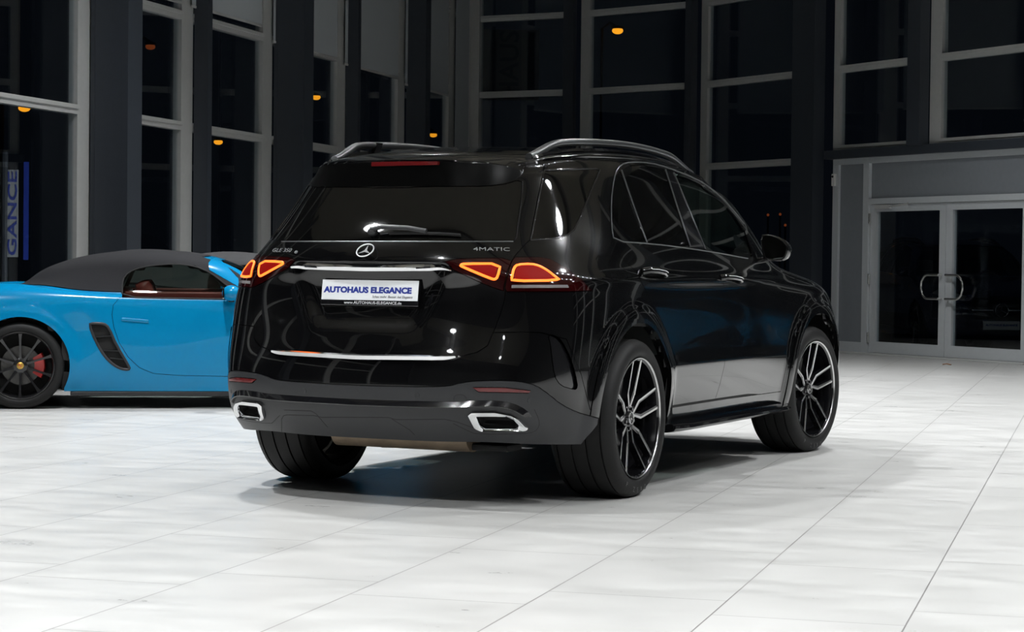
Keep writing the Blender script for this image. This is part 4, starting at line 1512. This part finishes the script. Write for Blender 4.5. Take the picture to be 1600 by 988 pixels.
rbody = rpan(['rest'], 'body', BLUE)
rpan(['pillar_R'], 'windscreen_pillar', BLUE, rbody, off=.006)
rpan(['pillar_L'], 'windscreen_pillar', BLUE, rbody, off=.006)
rtop = rpan(['soft_top_R', 'soft_top_L'], 'soft_top', FABRIC, off=.006)
rtop['label'] = 'black fabric soft top'
rpan(['windscreen_R', 'windscreen_L'], 'windscreen', CARGLASS, off=-.004, gap=-.003, flange=0)
for s in 'RL':
    rd = rpan('door_' + s, 'door', BLUE)
    rpan('window_' + s, 'side_window', CARGLASS, rd, off=-.004, gap=-.004, flange=0)
    rpan('arch_rear_' + s, 'wheel_liner', MATTE, off=-.20, flange=0)
    rpan('arch_front_' + s, 'wheel_liner', MATTE, off=-.20, flange=0)
    it = rpan('intake_' + s, 'side_intake', MATTE, off=-.030, flange=-.030, gap=.001)
    sgn = 1 if s == 'R' else -1
    P_, N_ = RBY.trail(None, params=np.array([(j * sgn, r) for j, r in RBY.px(RVENT, 1, True, 3)]), off=.001)
    MB().tube(P_, (.010, .006), n=8, closed=True, up=list(N_)).build('intake_frame', SATIN, it, smooth=60)
    for (u0, v0, u1, v1) in ((150, 527, 176, 525), (162, 548, 188, 549), (172, 560, 194, 562)):
        P_, N_ = RBY.trail(None, params=np.array([(j * sgn, r) for j, r in RBY.px([(u0, v0), (u1, v1)], 0, False, 6)]), off=-.012)
        MB().tube(P_, (.004, .012), n=6, up=list(N_)).build('intake_slat', SATIN, it, smooth=60)
    # handle: flush pull
    P_, N_ = RBY.trail(None, params=np.array([(j * sgn, r) for j, r in RBY.px([(190, 499), (210, 500.5), (232, 502.5)], 1, False, 4)]), off=.003)
    MB().tube(P_, (.014, .007), n=10, up=list(N_)).build('door_handle', BLUE, rd, smooth=60)
    # sill skirt
    MB().box((1.15, -sgn * .79, .118), (1.55, .05, .035), bevel=.01).build('sill', SATIN, road)
    # window frame seal
    P_, N_ = RBY.trail(None, params=np.array([(j * sgn, r) for j, r in RBY.px(RWIN, 1, True, 4)]), off=.002)
    MB().tube(P_, (.007, .005), n=6, closed=True, up=list(N_)).build('window_seal', MATTE, rtop, smooth=60)
    # mirror
    c = ROADM.inverted() @ Vector(on_plane(358, 461, 0, float((ROADM @ Vector((1.62, -.90, 0)))[0])))
    c = Vector((1.60, -.905 * sgn, .905))
    mm = MB().sphere(c, (.075, .095, .062), 24).build('door_mirror', BLUE, rd, smooth=80)
    MB().box(c + Vector((.0, .04 * sgn, -.055)), (.05, .12, .03), bevel=.01).build('mirror_foot', MATTE, mm)
    MB().box(c + Vector((-.062, 0, .0)), (.012, .14, .085), bevel=.005).build('mirror_glass', MATS['mirror_silver'], mm)

rpolys = dict(rr_)
inner_shell(RBY, 'inner_shell', road, .02, [rpolys[k] for k in rpolys if k.startswith(('window', 'windscreen'))], [rpolys[k] for k in rpolys if k.startswith('arch')], MATTE)
MB().box((1.15, 0, .17), (3.4, 1.2, .05), bevel=.02).build('underbody', MATTE, road)
for sy in (-1, 1):
    st_ = MB().box((.98, sy * .36, .74), (.14, .46, .52), Matrix.Rotation(R(-16), 3, 'Y'), bevel=.055).build('seat', REDSEAT, road, smooth=60)
MB().box((1.30, -.63, .84), (1.05, .05, .14), bevel=.02).build('door_card', REDSEAT, road, smooth=60)
MB().box((.62, 0, .86), (.40, 1.12, .15), bevel=.05).build('rear_shelf', REDSEAT, road, smooth=60)
MB().box((1.25, .63, .84), (1.15, .05, .16), bevel=.02).build('door_card', REDSEAT, road, smooth=60)


def road_wheel(parent, loc, rotz):
    w = holder('wheel', parent, loc, (0, 0, rotz))
    Rt, Rr, W = RW, .258, .235
    prof = [(.03, Rr - .01), (.002, Rr + .004), (-.006, Rr + .02), (-.004, Rr + .04), (.006, Rt - .016), (.02, Rt - .005), (.035, Rt), (.07, Rt), (.072, Rt - .006), (.08, Rt - .006), (.082, Rt),
            (.15, Rt), (.152, Rt - .006), (.16, Rt - .006), (.162, Rt), (W - .03, Rt), (W - .01, Rt - .012), (W, Rr + .03), (W - .03, Rr - .01)]
    MB().lathe(prof, 96, 'Y').build('tyre', RUBBER, w, smooth=38)
    MB().lathe([(-.002, Rr + .002), (-.004, Rr - .004), (.004, Rr - .012), (.03, Rr - .018), (.18, Rr - .03)], 72, 'Y').build('rim_barrel', WHEELBLK, w, smooth=40)
    dsc = MB().lathe([(.085, .04), (.085, .150), (.11, .150), (.11, .04)], 64, 'Y').build('brake_disc', DISCM, w, smooth=40)
    MB().lathe([(.17, 0), (.17, Rr - .03)], 48, 'Y').build('wheel_back', MATTE, w)
    for k in range(10):
        a = R(90) + k * R(36)
        rot = Matrix.Rotation(-(a - math.pi / 2), 3, 'Y')
        mb = MB()
        prof_ = [(.050, .030, .013), (.12, .022, .009), (.20, .008, .010), (.246, .002, .017)]
        rows = []
        for r_, y_, hw in prof_:
            rows.append([mb.bm.verts.new(rot @ Vector(q)) for q in ((-hw, y_ + .030, r_), (-hw * .8, y_, r_), (hw * .8, y_, r_), (hw, y_ + .030, r_))])
        for A_, B_ in zip(rows[:-1], rows[1:]):
            for i in range(4):
                mb.bm.faces.new((A_[i], A_[(i + 1) % 4], B_[(i + 1) % 4], B_[i]))
        mb.bm.faces.new(rows[-1])
        mb.bm.faces.new(rows[0][::-1])
        mb.build('spoke', WHEELBLK, w, smooth=35)
    MB().lathe([(.024, .0), (.024, .040), (.032, .058), (.08, .058)], 40, 'Y').build('hub', WHEELBLK, w, smooth=40)
    cap = MB().lathe([(.017, .0), (.018, .018), (.024, .027)], 32, 'Y').build('crest_cap', GOLD, w, smooth=40)
    cap['label'] = 'gold crest centre cap'
    # shield on the cap: quarters in dark and red
    sh_ = [(-.013, .014), (.013, .014), (.013, -.002), (.0, -.017), (-.013, -.002)]
    fr_ = frame_at((0, .0165, 0), (1, 0, 0), (0, -1, 0))
    MB().prism([(-.011, .011), (-.001, .011), (-.001, .001), (-.011, .001)], 0, .001, fr_).prism([(.001, -.001), (.010, -.001), (.009, -.006), (.001, -.013)], 0, .001, fr_).build('crest_field', REDCAL, cap)
    # caliper, arc on the leading side
    mb = MB()
    sec = []
    for a in np.linspace(R(-32), R(32), 12):
        sec.append([mb.bm.verts.new((r_ * math.cos(a), y_, r_ * math.sin(a))) for r_, y_ in ((.105, .062), (.178, .058), (.186, .075), (.186, .125), (.105, .125))])
    for A_, B_ in zip(sec[:-1], sec[1:]):
        for i in range(5):
            mb.bm.faces.new((A_[i], A_[(i + 1) % 5], B_[(i + 1) % 5], B_[i]))
    mb.bm.faces.new(sec[0])
    mb.bm.faces.new(sec[-1][::-1])
    cal = mb.build('brake_caliper', REDCAL, w, smooth=40)
    cal['label'] = 'red brake caliper'
    return w


for x_ in (0.0, 2.35):
    road_wheel(road, (x_, -.868, RW), 0)
    road_wheel(road, (x_, .868, RW), math.pi)
# lamps and bumper intakes at the unseen ends, kept plain
for sy in (-1, 1):
    MB().sphere((2.86, sy * .53, .60), (.13, .12, .10), 20).build('head_lamp', CLEAR, road, smooth=80)
    MB().sphere((-.74, sy * .62, .76), (.09, .13, .045), 20).build('tail_lamp', REFL, road, smooth=80)


def copy_tree(o, parent=None):
    c = o.copy()
    COL.objects.link(c)
    if parent is not None:
        c.parent = parent
    for ch in list(o.children):
        copy_tree(ch, c)
    return c


# ------------------------------------------------------------------ a second, dark soft-top car half hidden behind the blue one
dark = copy_tree(road)
dark.location = (6.3, 6.6, 0)
dark.rotation_euler = (0, 0, R(-58))
tag(dark, 'dark car with a grey fabric roof, its roof just showing behind the blue roadster', 'car')
SWAP = {'blue_paint': DARKCAR, 'black_fabric': FABRIC2, 'red_leather': GREYSEAT, 'red_caliper': DISCM, 'gold_crest': DISCM}


def recolour(o):
    if o.type == 'MESH' and o.data.materials and o.data.materials[0].name in SWAP:
        o.material_slots[0].link = 'OBJECT'
        o.material_slots[0].material = SWAP[o.data.materials[0].name]
    if 'label' in o.keys() and 'category' not in o.keys():
        del o['label']
    for ch in o.children:
        recolour(ch)


recolour(dark)

# ------------------------------------------------------------------ the hall: tiled floor, faceted glass facade, ceiling
P4 = Vector((21.035, 10.354, 0))
P3 = Vector((20.967, 8.388, 0))
P2 = Vector((20.348, 6.080, 0))
P1 = Vector((18.833, 3.746, 0))
PE = P1 + (Vector((15.9226, -.4099, 0)) - P1).normalized() * 22
LD = Vector((-math.cos(R(9.0)), -math.sin(R(9.0)), 0))
PL = P4 + LD * 36
HC = 7.6
BK = Vector((-15, -17, 0))
RB_ = Vector((PE.x, -17, 0)) if PE.y > -17 else PE
ROOM = [P4, P3, P2, P1, PE, Vector((BK.x, PE.y - 1.5, 0)), PL]


def slab_mesh(name, poly, z0, z1, m_):
    return struct(MB().prism([(p.x, p.y) for p in poly], z0, z1).build(name, m_))


def grow(poly, d):
    c = sum(poly, Vector()) / len(poly)
    return [p + (p - c).normalized() * d for p in poly]


slab_mesh('floor', grow(ROOM, .18), -.12, 0, FLOORM)
slab_mesh('ceiling', grow(ROOM, .4), HC, HC + .2, CEILM)
struct(MB().box((20, 5, -.24), (130, 130, .2)).build('ground', ASPH))


class Plane:
    """vertical facade plane: s along A->B, n into the room"""

    def __init__(self, A, B):
        self.A, self.L = A, (B - A).length
        self.d = (B - A).normalized()
        c = Vector((2, -1, 0))
        n = Vector((-self.d.y, self.d.x, 0))
        self.n = n if (c - A).dot(n) > 0 else -n
        self.rot = Matrix((self.d, self.n, Vector((0, 0, 1)))).transposed()

    def pos(self, s, n, z):
        return self.A + self.d * s + self.n * n + Vector((0, 0, z))

    def box(self, mb, s0, s1, n0, n1, z0, z1, bevel=0.0):
        mb.box(self.pos((s0 + s1) / 2, (n0 + n1) / 2, (z0 + z1) / 2), (abs(s1 - s0), abs(n1 - n0), abs(z1 - z0)), self.rot, bevel)
        return mb


WL = Plane(P4, PL)
WC = Plane(P4, P3)
WD = Plane(P3, P2)
WE = Plane(P2, P1)
WR = Plane(P1, PE)
T1, T2, T3 = 2.68, 3.92, 5.15
wn = [0]


def window(pl, s0, s1, zlo, transoms, fr=.055, depth=.10, post0=.10, post1=.10):
    """one glazed bay: frame posts, transoms, pane"""
    wn[0] += 1
    mb = MB()
    pl.box(mb, s0, s0 + post0, -depth / 2, depth / 2, 0 if zlo < .2 else zlo, HC)
    pl.box(mb, s1 - post1, s1, -depth / 2, depth / 2, 0 if zlo < .2 else zlo, HC)
    w = mb.build('window_%d' % wn[0], ALU)
    struct(w)
    for z in transoms:
        tm = MB()
        pl.box(tm, s0 + post0, s1 - post1, -depth * .45, depth * .55, z - fr, z + fr * .1)
        pl.box(tm, s0 + post0, s1 - post1, depth * .3, depth * .75, z - fr * .05, z + fr * .75, .006)
        tm.build('transom', ALU, w)
    pm = MB()
    pl.box(pm, s0 + post0 * .5, s1 - post1 * .5, -.008, .008, zlo, HC)
    pm.build('pane', PANE, w)
    return w


def column(pl, s0, s1, depth, z0=0.0, n0=.07, key='facade_column', lab=''):
    mb = MB()
    pl.box(mb, s0, s1, n0, n0 + depth, z0, HC)
    if depth > .35:                       # rolled-steel look: a shallow web groove
        pl.box(mb, s0 - .006, s0 + .02, n0 + .04, n0 + .05, z0, HC)
        pl.box(mb, s1 - .02, s1 + .006, n0 + .04, n0 + .05, z0, HC)
    o = mb.build('column', STEEL)
    return struct(o)


# left wall: bays 2.4 m wide from the far corner towards the camera and past it
posts = [.46, 1.40, 3.80, 6.25, 8.80, 11.11, 13.54]
posts += [posts[-1] + 2.42 * k for k in range(1, 9)]
for i in range(len(posts) - 1):
    window(WL, posts[i] - .17, posts[i + 1] - .17, .06, (T1, T2, T3) if i else (T3,), post0=.17, post1=.13)
# deep columns alternate with slim ones
COLS = [(3.37, .22, .30), (5.91, .10, .17), (8.33, .32, .40), (10.76, .12, .17), (13.14, .32, .42), (15.68, .12, .17), (18.1, .32, .42), (20.5, .12, .17), (22.9, .32, .42), (25.3, .12, .17), (27.7, .32, .42)]
for s, w_, d_ in COLS:
    column(WL, s - w_ / 2, s + w_ / 2, d_)
# corner post
struct(MB().box(P4 + Vector((-.05, -.06, HC / 2)), (.22, .22, HC), Matrix.Rotation(R(9), 3, 'Z')).build('column', ALU))

# blinds half drawn behind the upper left windows
BL = [(1.18, .48, 2.95), (3.58, 1.55, 3.80), (6.06, 3.90, 3.86), (8.56, 6.36, 3.90), (10.92, 8.92, 4.05), (13.34, 11.2, 4.05)]
blabs = ['grey roller blind in the narrow window nearest the far corner', 'grey roller blind on the left glass wall, second from the far corner',
         'grey roller blind on the left glass wall, third from the far corner', 'grey roller blind above the roadster, fourth from the far corner',
         'grey roller blind at the top of the left wall, fifth from the far corner', 'grey roller blind at the top of the left wall, sixth from the far corner']
for k, (a, b, z) in enumerate(BL[:6]):
    o = thing('roller_blind', blabs[k], 'roller blind', WL.pos((a + b) / 2, .10, 0), 0, 'roller blinds on the left glass wall')
    inv = Matrix.Translation(-o.location)
    x = WL.box(MB(), a, b, .085, .089, z, HC - .25).build('blind_cloth', BLIND, None)
    y = WL.box(MB(), a, b, .078, .096, z - .03, z, .004).build('bottom_bar', ALU, None)
    t_ = MB().tube([WL.pos(a, .12, HC - .2), WL.pos(b, .12, HC - .2)], .05, n=16).build('blind_roller', ALU, None, smooth=60)
    for q in (x, y, t_):
        q.data.transform(inv)
        q.parent = o

# facets of the right-hand facade
window(WC, .05, WC.L - .22, .06, (T1, T2, T3), post0=.05, post1=.04)
window(WD, .02, WD.L - .20, .06, (T1, T2, T3), post0=.18, post1=.03)
window(WE, -.04, WE.L - .42, .06, (T1, T2, T3), post0=.16, post1=.02)
for pl, s0, s1, d in ((WC, WC.L - .24, WC.L - .06, .12), (WD, WD.L - .22, WD.L - .10, .16), (WE, WE.L - .40, WE.L + .08, .20)):
    column(pl, s0, s1, d)
# right bays stand on the door beam
window(WR, .26, 2.02, 2.76, (2.82, T2, T3), post0=.13, post1=.02)
window(WR, 2.26, 4.30, 2.76, (2.82, T2, T3), post0=.22, post1=.06)
for k in range(8):
    window(WR, 4.55 + k * 2.3, 6.75 + k * 2.3, .06, (2.82, T2, T3), post0=.2, post1=.06)
for k in range(8):
    column(WR, 4.32 + k * 2.3, 4.54 + k * 2.3, .16)
column(WR, 2.01, 2.26, .16, z0=2.78)
struct(WR.box(MB(), .20, 4.32, -.06, .16, 2.67, 2.79).build('trim_1', STEEL))
# entrance: frame, fixed panels, two leaves
fr = MB()
WR.box(fr, .28, .40, -.05, .06, 0, 2.67)
WR.box(fr, .40, 4.32, -.05, .06, 2.59, 2.67)
WR.box(fr, .95, 1.07, -.05, .07, .0, 2.60)
WR.box(fr, .40, .96, -.05, .06, .0, .15)
WR.box(fr, 1.06, 4.25, -.05, .07, 2.03, 2.11)
WR.box(fr, 4.13, 4.32, -.05, .07, 0, 2.60)
frame_ = struct(fr.build('trim_2', DOORALU))
WR.box(MB(), .38, .97, -.03, .02, .14, 2.60).build('side_panel', PANEL, frame_)
WR.box(MB(), 1.05, 4.15, -.03, .02, 2.10, 2.60).build('header_panel', PANEL, frame_)
struct(WR.box(MB(), .2, 4.32, .06, .30, 0, .018, .004).build('trim_3', ALU))


def door(n, s0, s1, hs, hinge):
    mb = MB()
    WR.box(mb, s0, s0 + .12, -.03, .04, .02, 2.025)
    WR.box(mb, s1 - .12, s1, -.03, .04, .02, 2.025)
    WR.box(mb, s0 + .12, s1 - .12, -.03, .04, 1.93, 2.025)
    WR.box(mb, s0 + .12, s1 - .12, -.03, .04, .02, .17)
    d = struct(mb.build('door_%d' % n, DOORALU))
    WR.box(MB(), s0 + .11, s1 - .11, -.006, .006, .16, 1.94).build('pane', PANE, d)
    # D-shaped pull on the room side
    sg = 1 if hs > (s0 + s1) / 2 else -1
    pts = []
    x0 = hs
    for a in np.linspace(-90, 90, 15):
        pts.append(WR.pos(x0 - sg * (.20 + .13 * math.cos(R(a))) + .0, .10, .93 + .155 * math.sin(R(a))))
    pts = [WR.pos(x0, .045, .775), WR.pos(x0, .10, .775)] + pts + [WR.pos(x0, .10, 1.085), WR.pos(x0, .045, 1.085)]
    MB().tube(pts, .017, n=12).build('door_handle', STEELB, d, smooth=60)
    for z in (.22, 1.02, 1.84):
        a = WR.pos(s0 + .0 if hinge < 0 else s1, .06, z)
        MB().tube([a + Vector((0, 0, -.07)), a + Vector((0, 0, .07))], .016, n=12).build('hinge', STEELB, d, smooth=60)
    return d


door(1, 1.085, 2.595, 2.53, -1)
door(2, 2.605, 4.12, 2.67, 1)
cl = WR.box(MB(), 1.25, 1.55, .07, .12, 1.965, 2.02, .006).build('door_closer', ALU)
tag(cl, 'small grey door closer at the top of the left door leaf', 'door closer')
MB().tube([WR.pos(1.52, .11, 1.99), WR.pos(1.75, .13, 2.0), WR.pos(1.9, .09, 2.03)], .008, n=8).build('closer_arm', ALU, cl)
sn = WR.box(MB(), .295, .355, .06, .10, 2.30, 2.47, .008).build('sensor_box', WHITEP)
tag(sn, 'small white motion sensor box on the frame left of the entrance', 'sensor')
MB().sphere(tuple(WR.pos(.325, .10, 2.43)), (.018, .018, .018), 12).build('sensor_eye', MATTE, sn)

# closed walls behind and beside the camera
for nm, a, b in (('wall_right', PE, ROOM[5]), ('wall_back', ROOM[5], PL)):
    w = Plane(a, b)
    struct(w.box(MB(), 0, w.L, -.3, -.02, 0, HC).build(nm, WALLM))
# ceiling beams and a deck of shallow ribs
for k in range(9):
    x = -12 + k * 4.0
    struct(MB().box((x + .8, -2.0, HC - .22), (.22, 38 if x < 6 else 20, .44), Matrix.Rotation(R(9.4), 3, 'Z')).build('ceiling_beam', BEAMM))

# big round ceiling lamps
LAMPS = []
LAMPS = [(-3.1, 3.3), (3.8, -5.0), (6.5, -.6), (1.6, 3.2), (6.6, 4.2), (11.4, 1.8), (-1.6, -6.2), (-7.2, -5.8), (-7.6, 1.2), (-11.8, -4.2), (-11.6, 1.6), (-5.4, -9.8), (.2, -10.2), (5.4, -9.8), (-7.8, -1.8)]


def inroom(x, y):
    pts = [(p.x, p.y) for p in ROOM]
    if any((Vector((x, y, 0)) - q.A).dot(q.n) < 2.0 for q in (WL, WC, WD, WE, WR)):
        return False
    c = False
    for a in range(len(pts)):
        x1, y1 = pts[a]
        x2, y2 = pts[a - 1]
        if (y1 > y) != (y2 > y) and x < x1 + (y - y1) * (x2 - x1) / (y2 - y1):
            c = not c
    return c


def lamp():
    o = thing('ceiling_lamp', 'round white lamp hanging from the hall ceiling, seen only as a bright reflection', 'lamp', (0, 0, 0), 0, 'round ceiling lamps')
    MB().lathe([(.50, .0), (.50, .05), (.42, .17), (.30, .235), (.0, .25)], 32, 'Z').build('lamp_shade', BEAMM, o, smooth=40)
    MB().lathe([(.245, 0.0), (.245, .195)], 32, 'Z').build('lamp_glass', LAMPW, o)
    MB().tube([(0, 0, .48), (0, 0, .85)], .008, n=6).build('lamp_cord', MATTE, o)
    return o


proto = None
for x, y in LAMPS:
    if not inroom(x, y):
        continue
    if proto is None:
        proto = o = lamp()
    else:
        o = copy_tree(proto)
    o.location = (x, y, HC - .85)
# rows of small track spots
sp0 = None
for (ax, ay, bx, by, n) in ((-6.5, -6.2, 4.5, -8.2, 14), (-7.5, -3.0, -7.5, -9.5, 8), (2.5, -5.5, 9.0, -6.5, 9)):
    for k in range(n):
        t = k / (n - 1)
        x, y = ax + (bx - ax) * t, ay + (by - ay) * t
        if sp0 is None:
            sp0 = o = thing('track_spotlight', 'small white spotlight on a ceiling track, seen only as a reflected dot', 'lamp', (0, 0, 0), 0, 'track spotlights')
            MB().lathe([(.16, .0), (.16, .05), (.0, .06), (.0, .05)], 16, 'Z').build('spot_housing', MATTE, o, smooth=40)
            MB().lathe([(.006, 0.0), (.006, .047)], 16, 'Z').build('spot_lens', SPOTW, o)
            MB().tube([(0, 0, .15), (0, 0, .5)], .012, n=6).build('spot_stem', MATTE, o)
        else:
            o = copy_tree(sp0)
        o.location = (x, y, HC - .95)

# ------------------------------------------------------------------ night outside: street lamps, dealer flags


def outside(u, v, dist):
    r = Vector(sight(u, v)).normalized()
    return Vector(CAMC) + r * dist


SL = [((38, 169), 46, .13, 'orange street lamp glowing low behind the leftmost window'), ((235, 73), 60, .14, 'dim orange street lamp high behind the second window'),
      ((341, 222), 60, .13, 'orange street lamp glowing just under the transom of the third window'), ((494, 152), 70, .15, 'yellow street lamp at the edge of the wide column left of the SUV roof'),
      ((677, 211), 70, .13, 'orange street lamp low beside the far corner, above the SUV roof'), ((965, 48), 75, .20, 'largest yellow street lamp, high above the SUV roof rail')]
for (u, v), dd, r_, lab in SL:
    p = outside(u, v, dd)
    o = thing('street_lamp', lab, 'street lamp', (p.x, p.y, -.14), 0, 'sodium street lamps outside')
    loc = Vector((0, 0, p.z + .14))
    MB().tube([(0, .6, 0), (0, .6, loc.z + .1), (0, .3, loc.z + .3), (0, 0, loc.z + .12)], .05, n=8).build('lamp_post', MATTE, o)
    MB().sphere(loc + Vector((0, 0, r_ * .6)), (r_ * 1.15, r_ * 1.15, r_ * .4), 16).build('lamp_head', MATTE, o)
    MB().sphere(loc, (r_, r_, r_ * .62), 16).build('lamp_bulb', SODIUM if dd != 60 or u > 300 else REDEMIT, o)
for k, (u, v) in enumerate(((1200, 336), (1219, 335), (1227, 352), (1238, 343), (1244, 350))):
    p = outside(u, v, 60)
    o = thing('distant_light', 'tiny dim orange light far away, seen beyond the door mirror', 'light', (p.x, p.y, -.14), 0, 'distant lights beyond the mirror')
    MB().sphere((0, 0, p.z + .14), (.04, .04, .04), 10).build('light_bulb', REDEMIT, o)
    MB().tube([(0, 0, 0), (0, 0, p.z + .1)], .03, n=6).build('light_post', MATTE, o)

# flag with the vertical lettering, left edge of the view
rgt = Vector(CAMR)
rgt.z = 0
rgt.normalize()
fn = Vector((-CAMF[0], -CAMF[1], 0)).normalized()


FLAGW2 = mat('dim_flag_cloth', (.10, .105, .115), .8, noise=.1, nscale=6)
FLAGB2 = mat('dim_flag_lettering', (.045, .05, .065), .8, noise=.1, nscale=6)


def flag(u0, u1, v0, v1, dist, lab, word, wu, bar, mw=FLAGW, mb_=FLAGB):
    a, b = outside(u0, v0, dist), outside(u1, v1, dist)
    cen = (a + b) / 2
    w = (b - a).dot(rgt)
    h = a.z - b.z
    o = thing('dealer_flag', lab, 'flag', (cen.x, cen.y, -.14))
    f = frame_at((0, 0, cen.z + .14), rgt, fn)
    cl_ = MB().box((0, 0, 0), (w, h, .015)).build('flag_cloth', mw, o)
    cl_.matrix_local = f
    me = text_mesh(word, 1.0, .004, .012)
    xs = [q.co.x for q in me.vertices]
    ys = [q.co.y for q in me.vertices]
    me.transform(Matrix.Diagonal((h * .96 / (max(xs) - min(xs)), wu / (max(ys) - min(ys)), 1, 1)))
    xs = [q.co.x for q in me.vertices]
    me.transform(Matrix.Translation((-(max(xs) + min(xs)) / 2, 0, 0)))
    t_ = link('lettering', me, mb_, cl_)
    t_.matrix_local = Matrix.Translation((w * .02, 0, .012)) @ Matrix.Rotation(R(90), 4, 'Z')
    if bar:
        MB().box((w * .5 + bar * 1.6, h * .03, .004), (bar, h * 1.12, .012)).build('blue_stripe', FLAGB, cl_)
    MB().tube([(0, 0, 0), (0, 0, cen.z + .14 + h * .7)], .04, n=8).build('flag_pole', STEEL, o).location = rgt * (-w * .75)
    return o


flag(11, 29, 265, 402, 27, 'tall pale flag with vertical blue lettering outside the leftmost window', 'GANCE', .115, .062)
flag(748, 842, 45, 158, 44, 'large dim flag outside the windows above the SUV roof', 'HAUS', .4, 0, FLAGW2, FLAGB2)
# added spot without a fixture, brightens the flag by the left window
fl_ = bpy.data.lights.new('flag_fill_spot', 'SPOT')
fl_.energy = 700
fl_.spot_size = R(30)
fl_.shadow_soft_size = .15
flo = bpy.data.objects.new('flag_fill_spot', fl_)
COL.objects.link(flo)
tgt = outside(20, 330, 27)
src = tgt + fn * 2.5 + Vector((0, 0, -1.3)) + rgt * 2.5
flo.matrix_world = frame_at(src, rgt, (src - tgt))

# two parked cars outside the entrance, facing it
for (u, v, dd, turn, lab) in ((1565, 505, 31.0, 4, 'dark blue car parked outside, its white plate seen through the right door leaf'),
                              (1417, 476, 42.0, -6, 'dark blue car parked farther out, its white plate seen through the left door leaf')):
    pl_ = outside(u, v, dd)
    c = copy_tree(suv)
    c.name = 'parked_car'
    th = CAMP[4] + math.pi + R(turn)
    c.location = (pl_.x - 3.93 * math.cos(th), pl_.y - 3.93 * math.sin(th), -.14)
    c.rotation_euler = (0, 0, th)
    tag(c, lab, 'car', 'cars parked outside')
    SWAP['black_paint'] = MATS.get('dark_blue_paint') or mat('dark_blue_paint', (.006, .012, .06), .15, coat=1, noise=.05)
    recolour(c)

# dry leaves on the floor by the door
for (u, v), s_, lab in (((1479, 570.5), .05, 'brown dry leaf on the tiles in front of the entrance'), ((1507, 561.5), .07, 'small heap of dry leaves on the threshold of the entrance')):
    p = on_plane(u, v, 2, .0)
    mb = MB()
    for k in range(1 if s_ < .06 else 4):
        q = Vector(p) + (Vector((random.uniform(-.05, .05), random.uniform(-.12, .12), 0)) if s_ > .06 else Vector())
        mb.tube([q + Vector((0, -s_, .004)), q + Vector((.01, 0, .014)), q + Vector((0, s_, .006))], (.03, .006), n=6, up=[(0, 0, 1)] * 3)
    tag(mb.build('dry_leaf' if s_ < .06 else 'leaf_heap', LEAFM), lab, 'leaf')

# ------------------------------------------------------------------ world and view
w = bpy.data.worlds.new('night')
scene.world = w
w.use_nodes = True
w.node_tree.nodes['Background'].inputs[0].default_value = (.0016, .0022, .0034, 1)
w.node_tree.nodes['Background'].inputs[1].default_value = 1.0
scene.view_settings.view_transform = 'Standard'
scene.view_settings.look = 'None'
scene.view_settings.gamma = 1
scene.view_settings.use_curve_mapping = False
scene.view_settings.exposure = 0.0
cy = scene.cycles
cy.use_denoising = True
cy.max_bounces = 8
cy.glossy_bounces = 5
cy.transparent_max_bounces = 16
cy.caustics_reflective = False
cy.caustics_refractive = False
cy.sample_clamp_indirect = 6
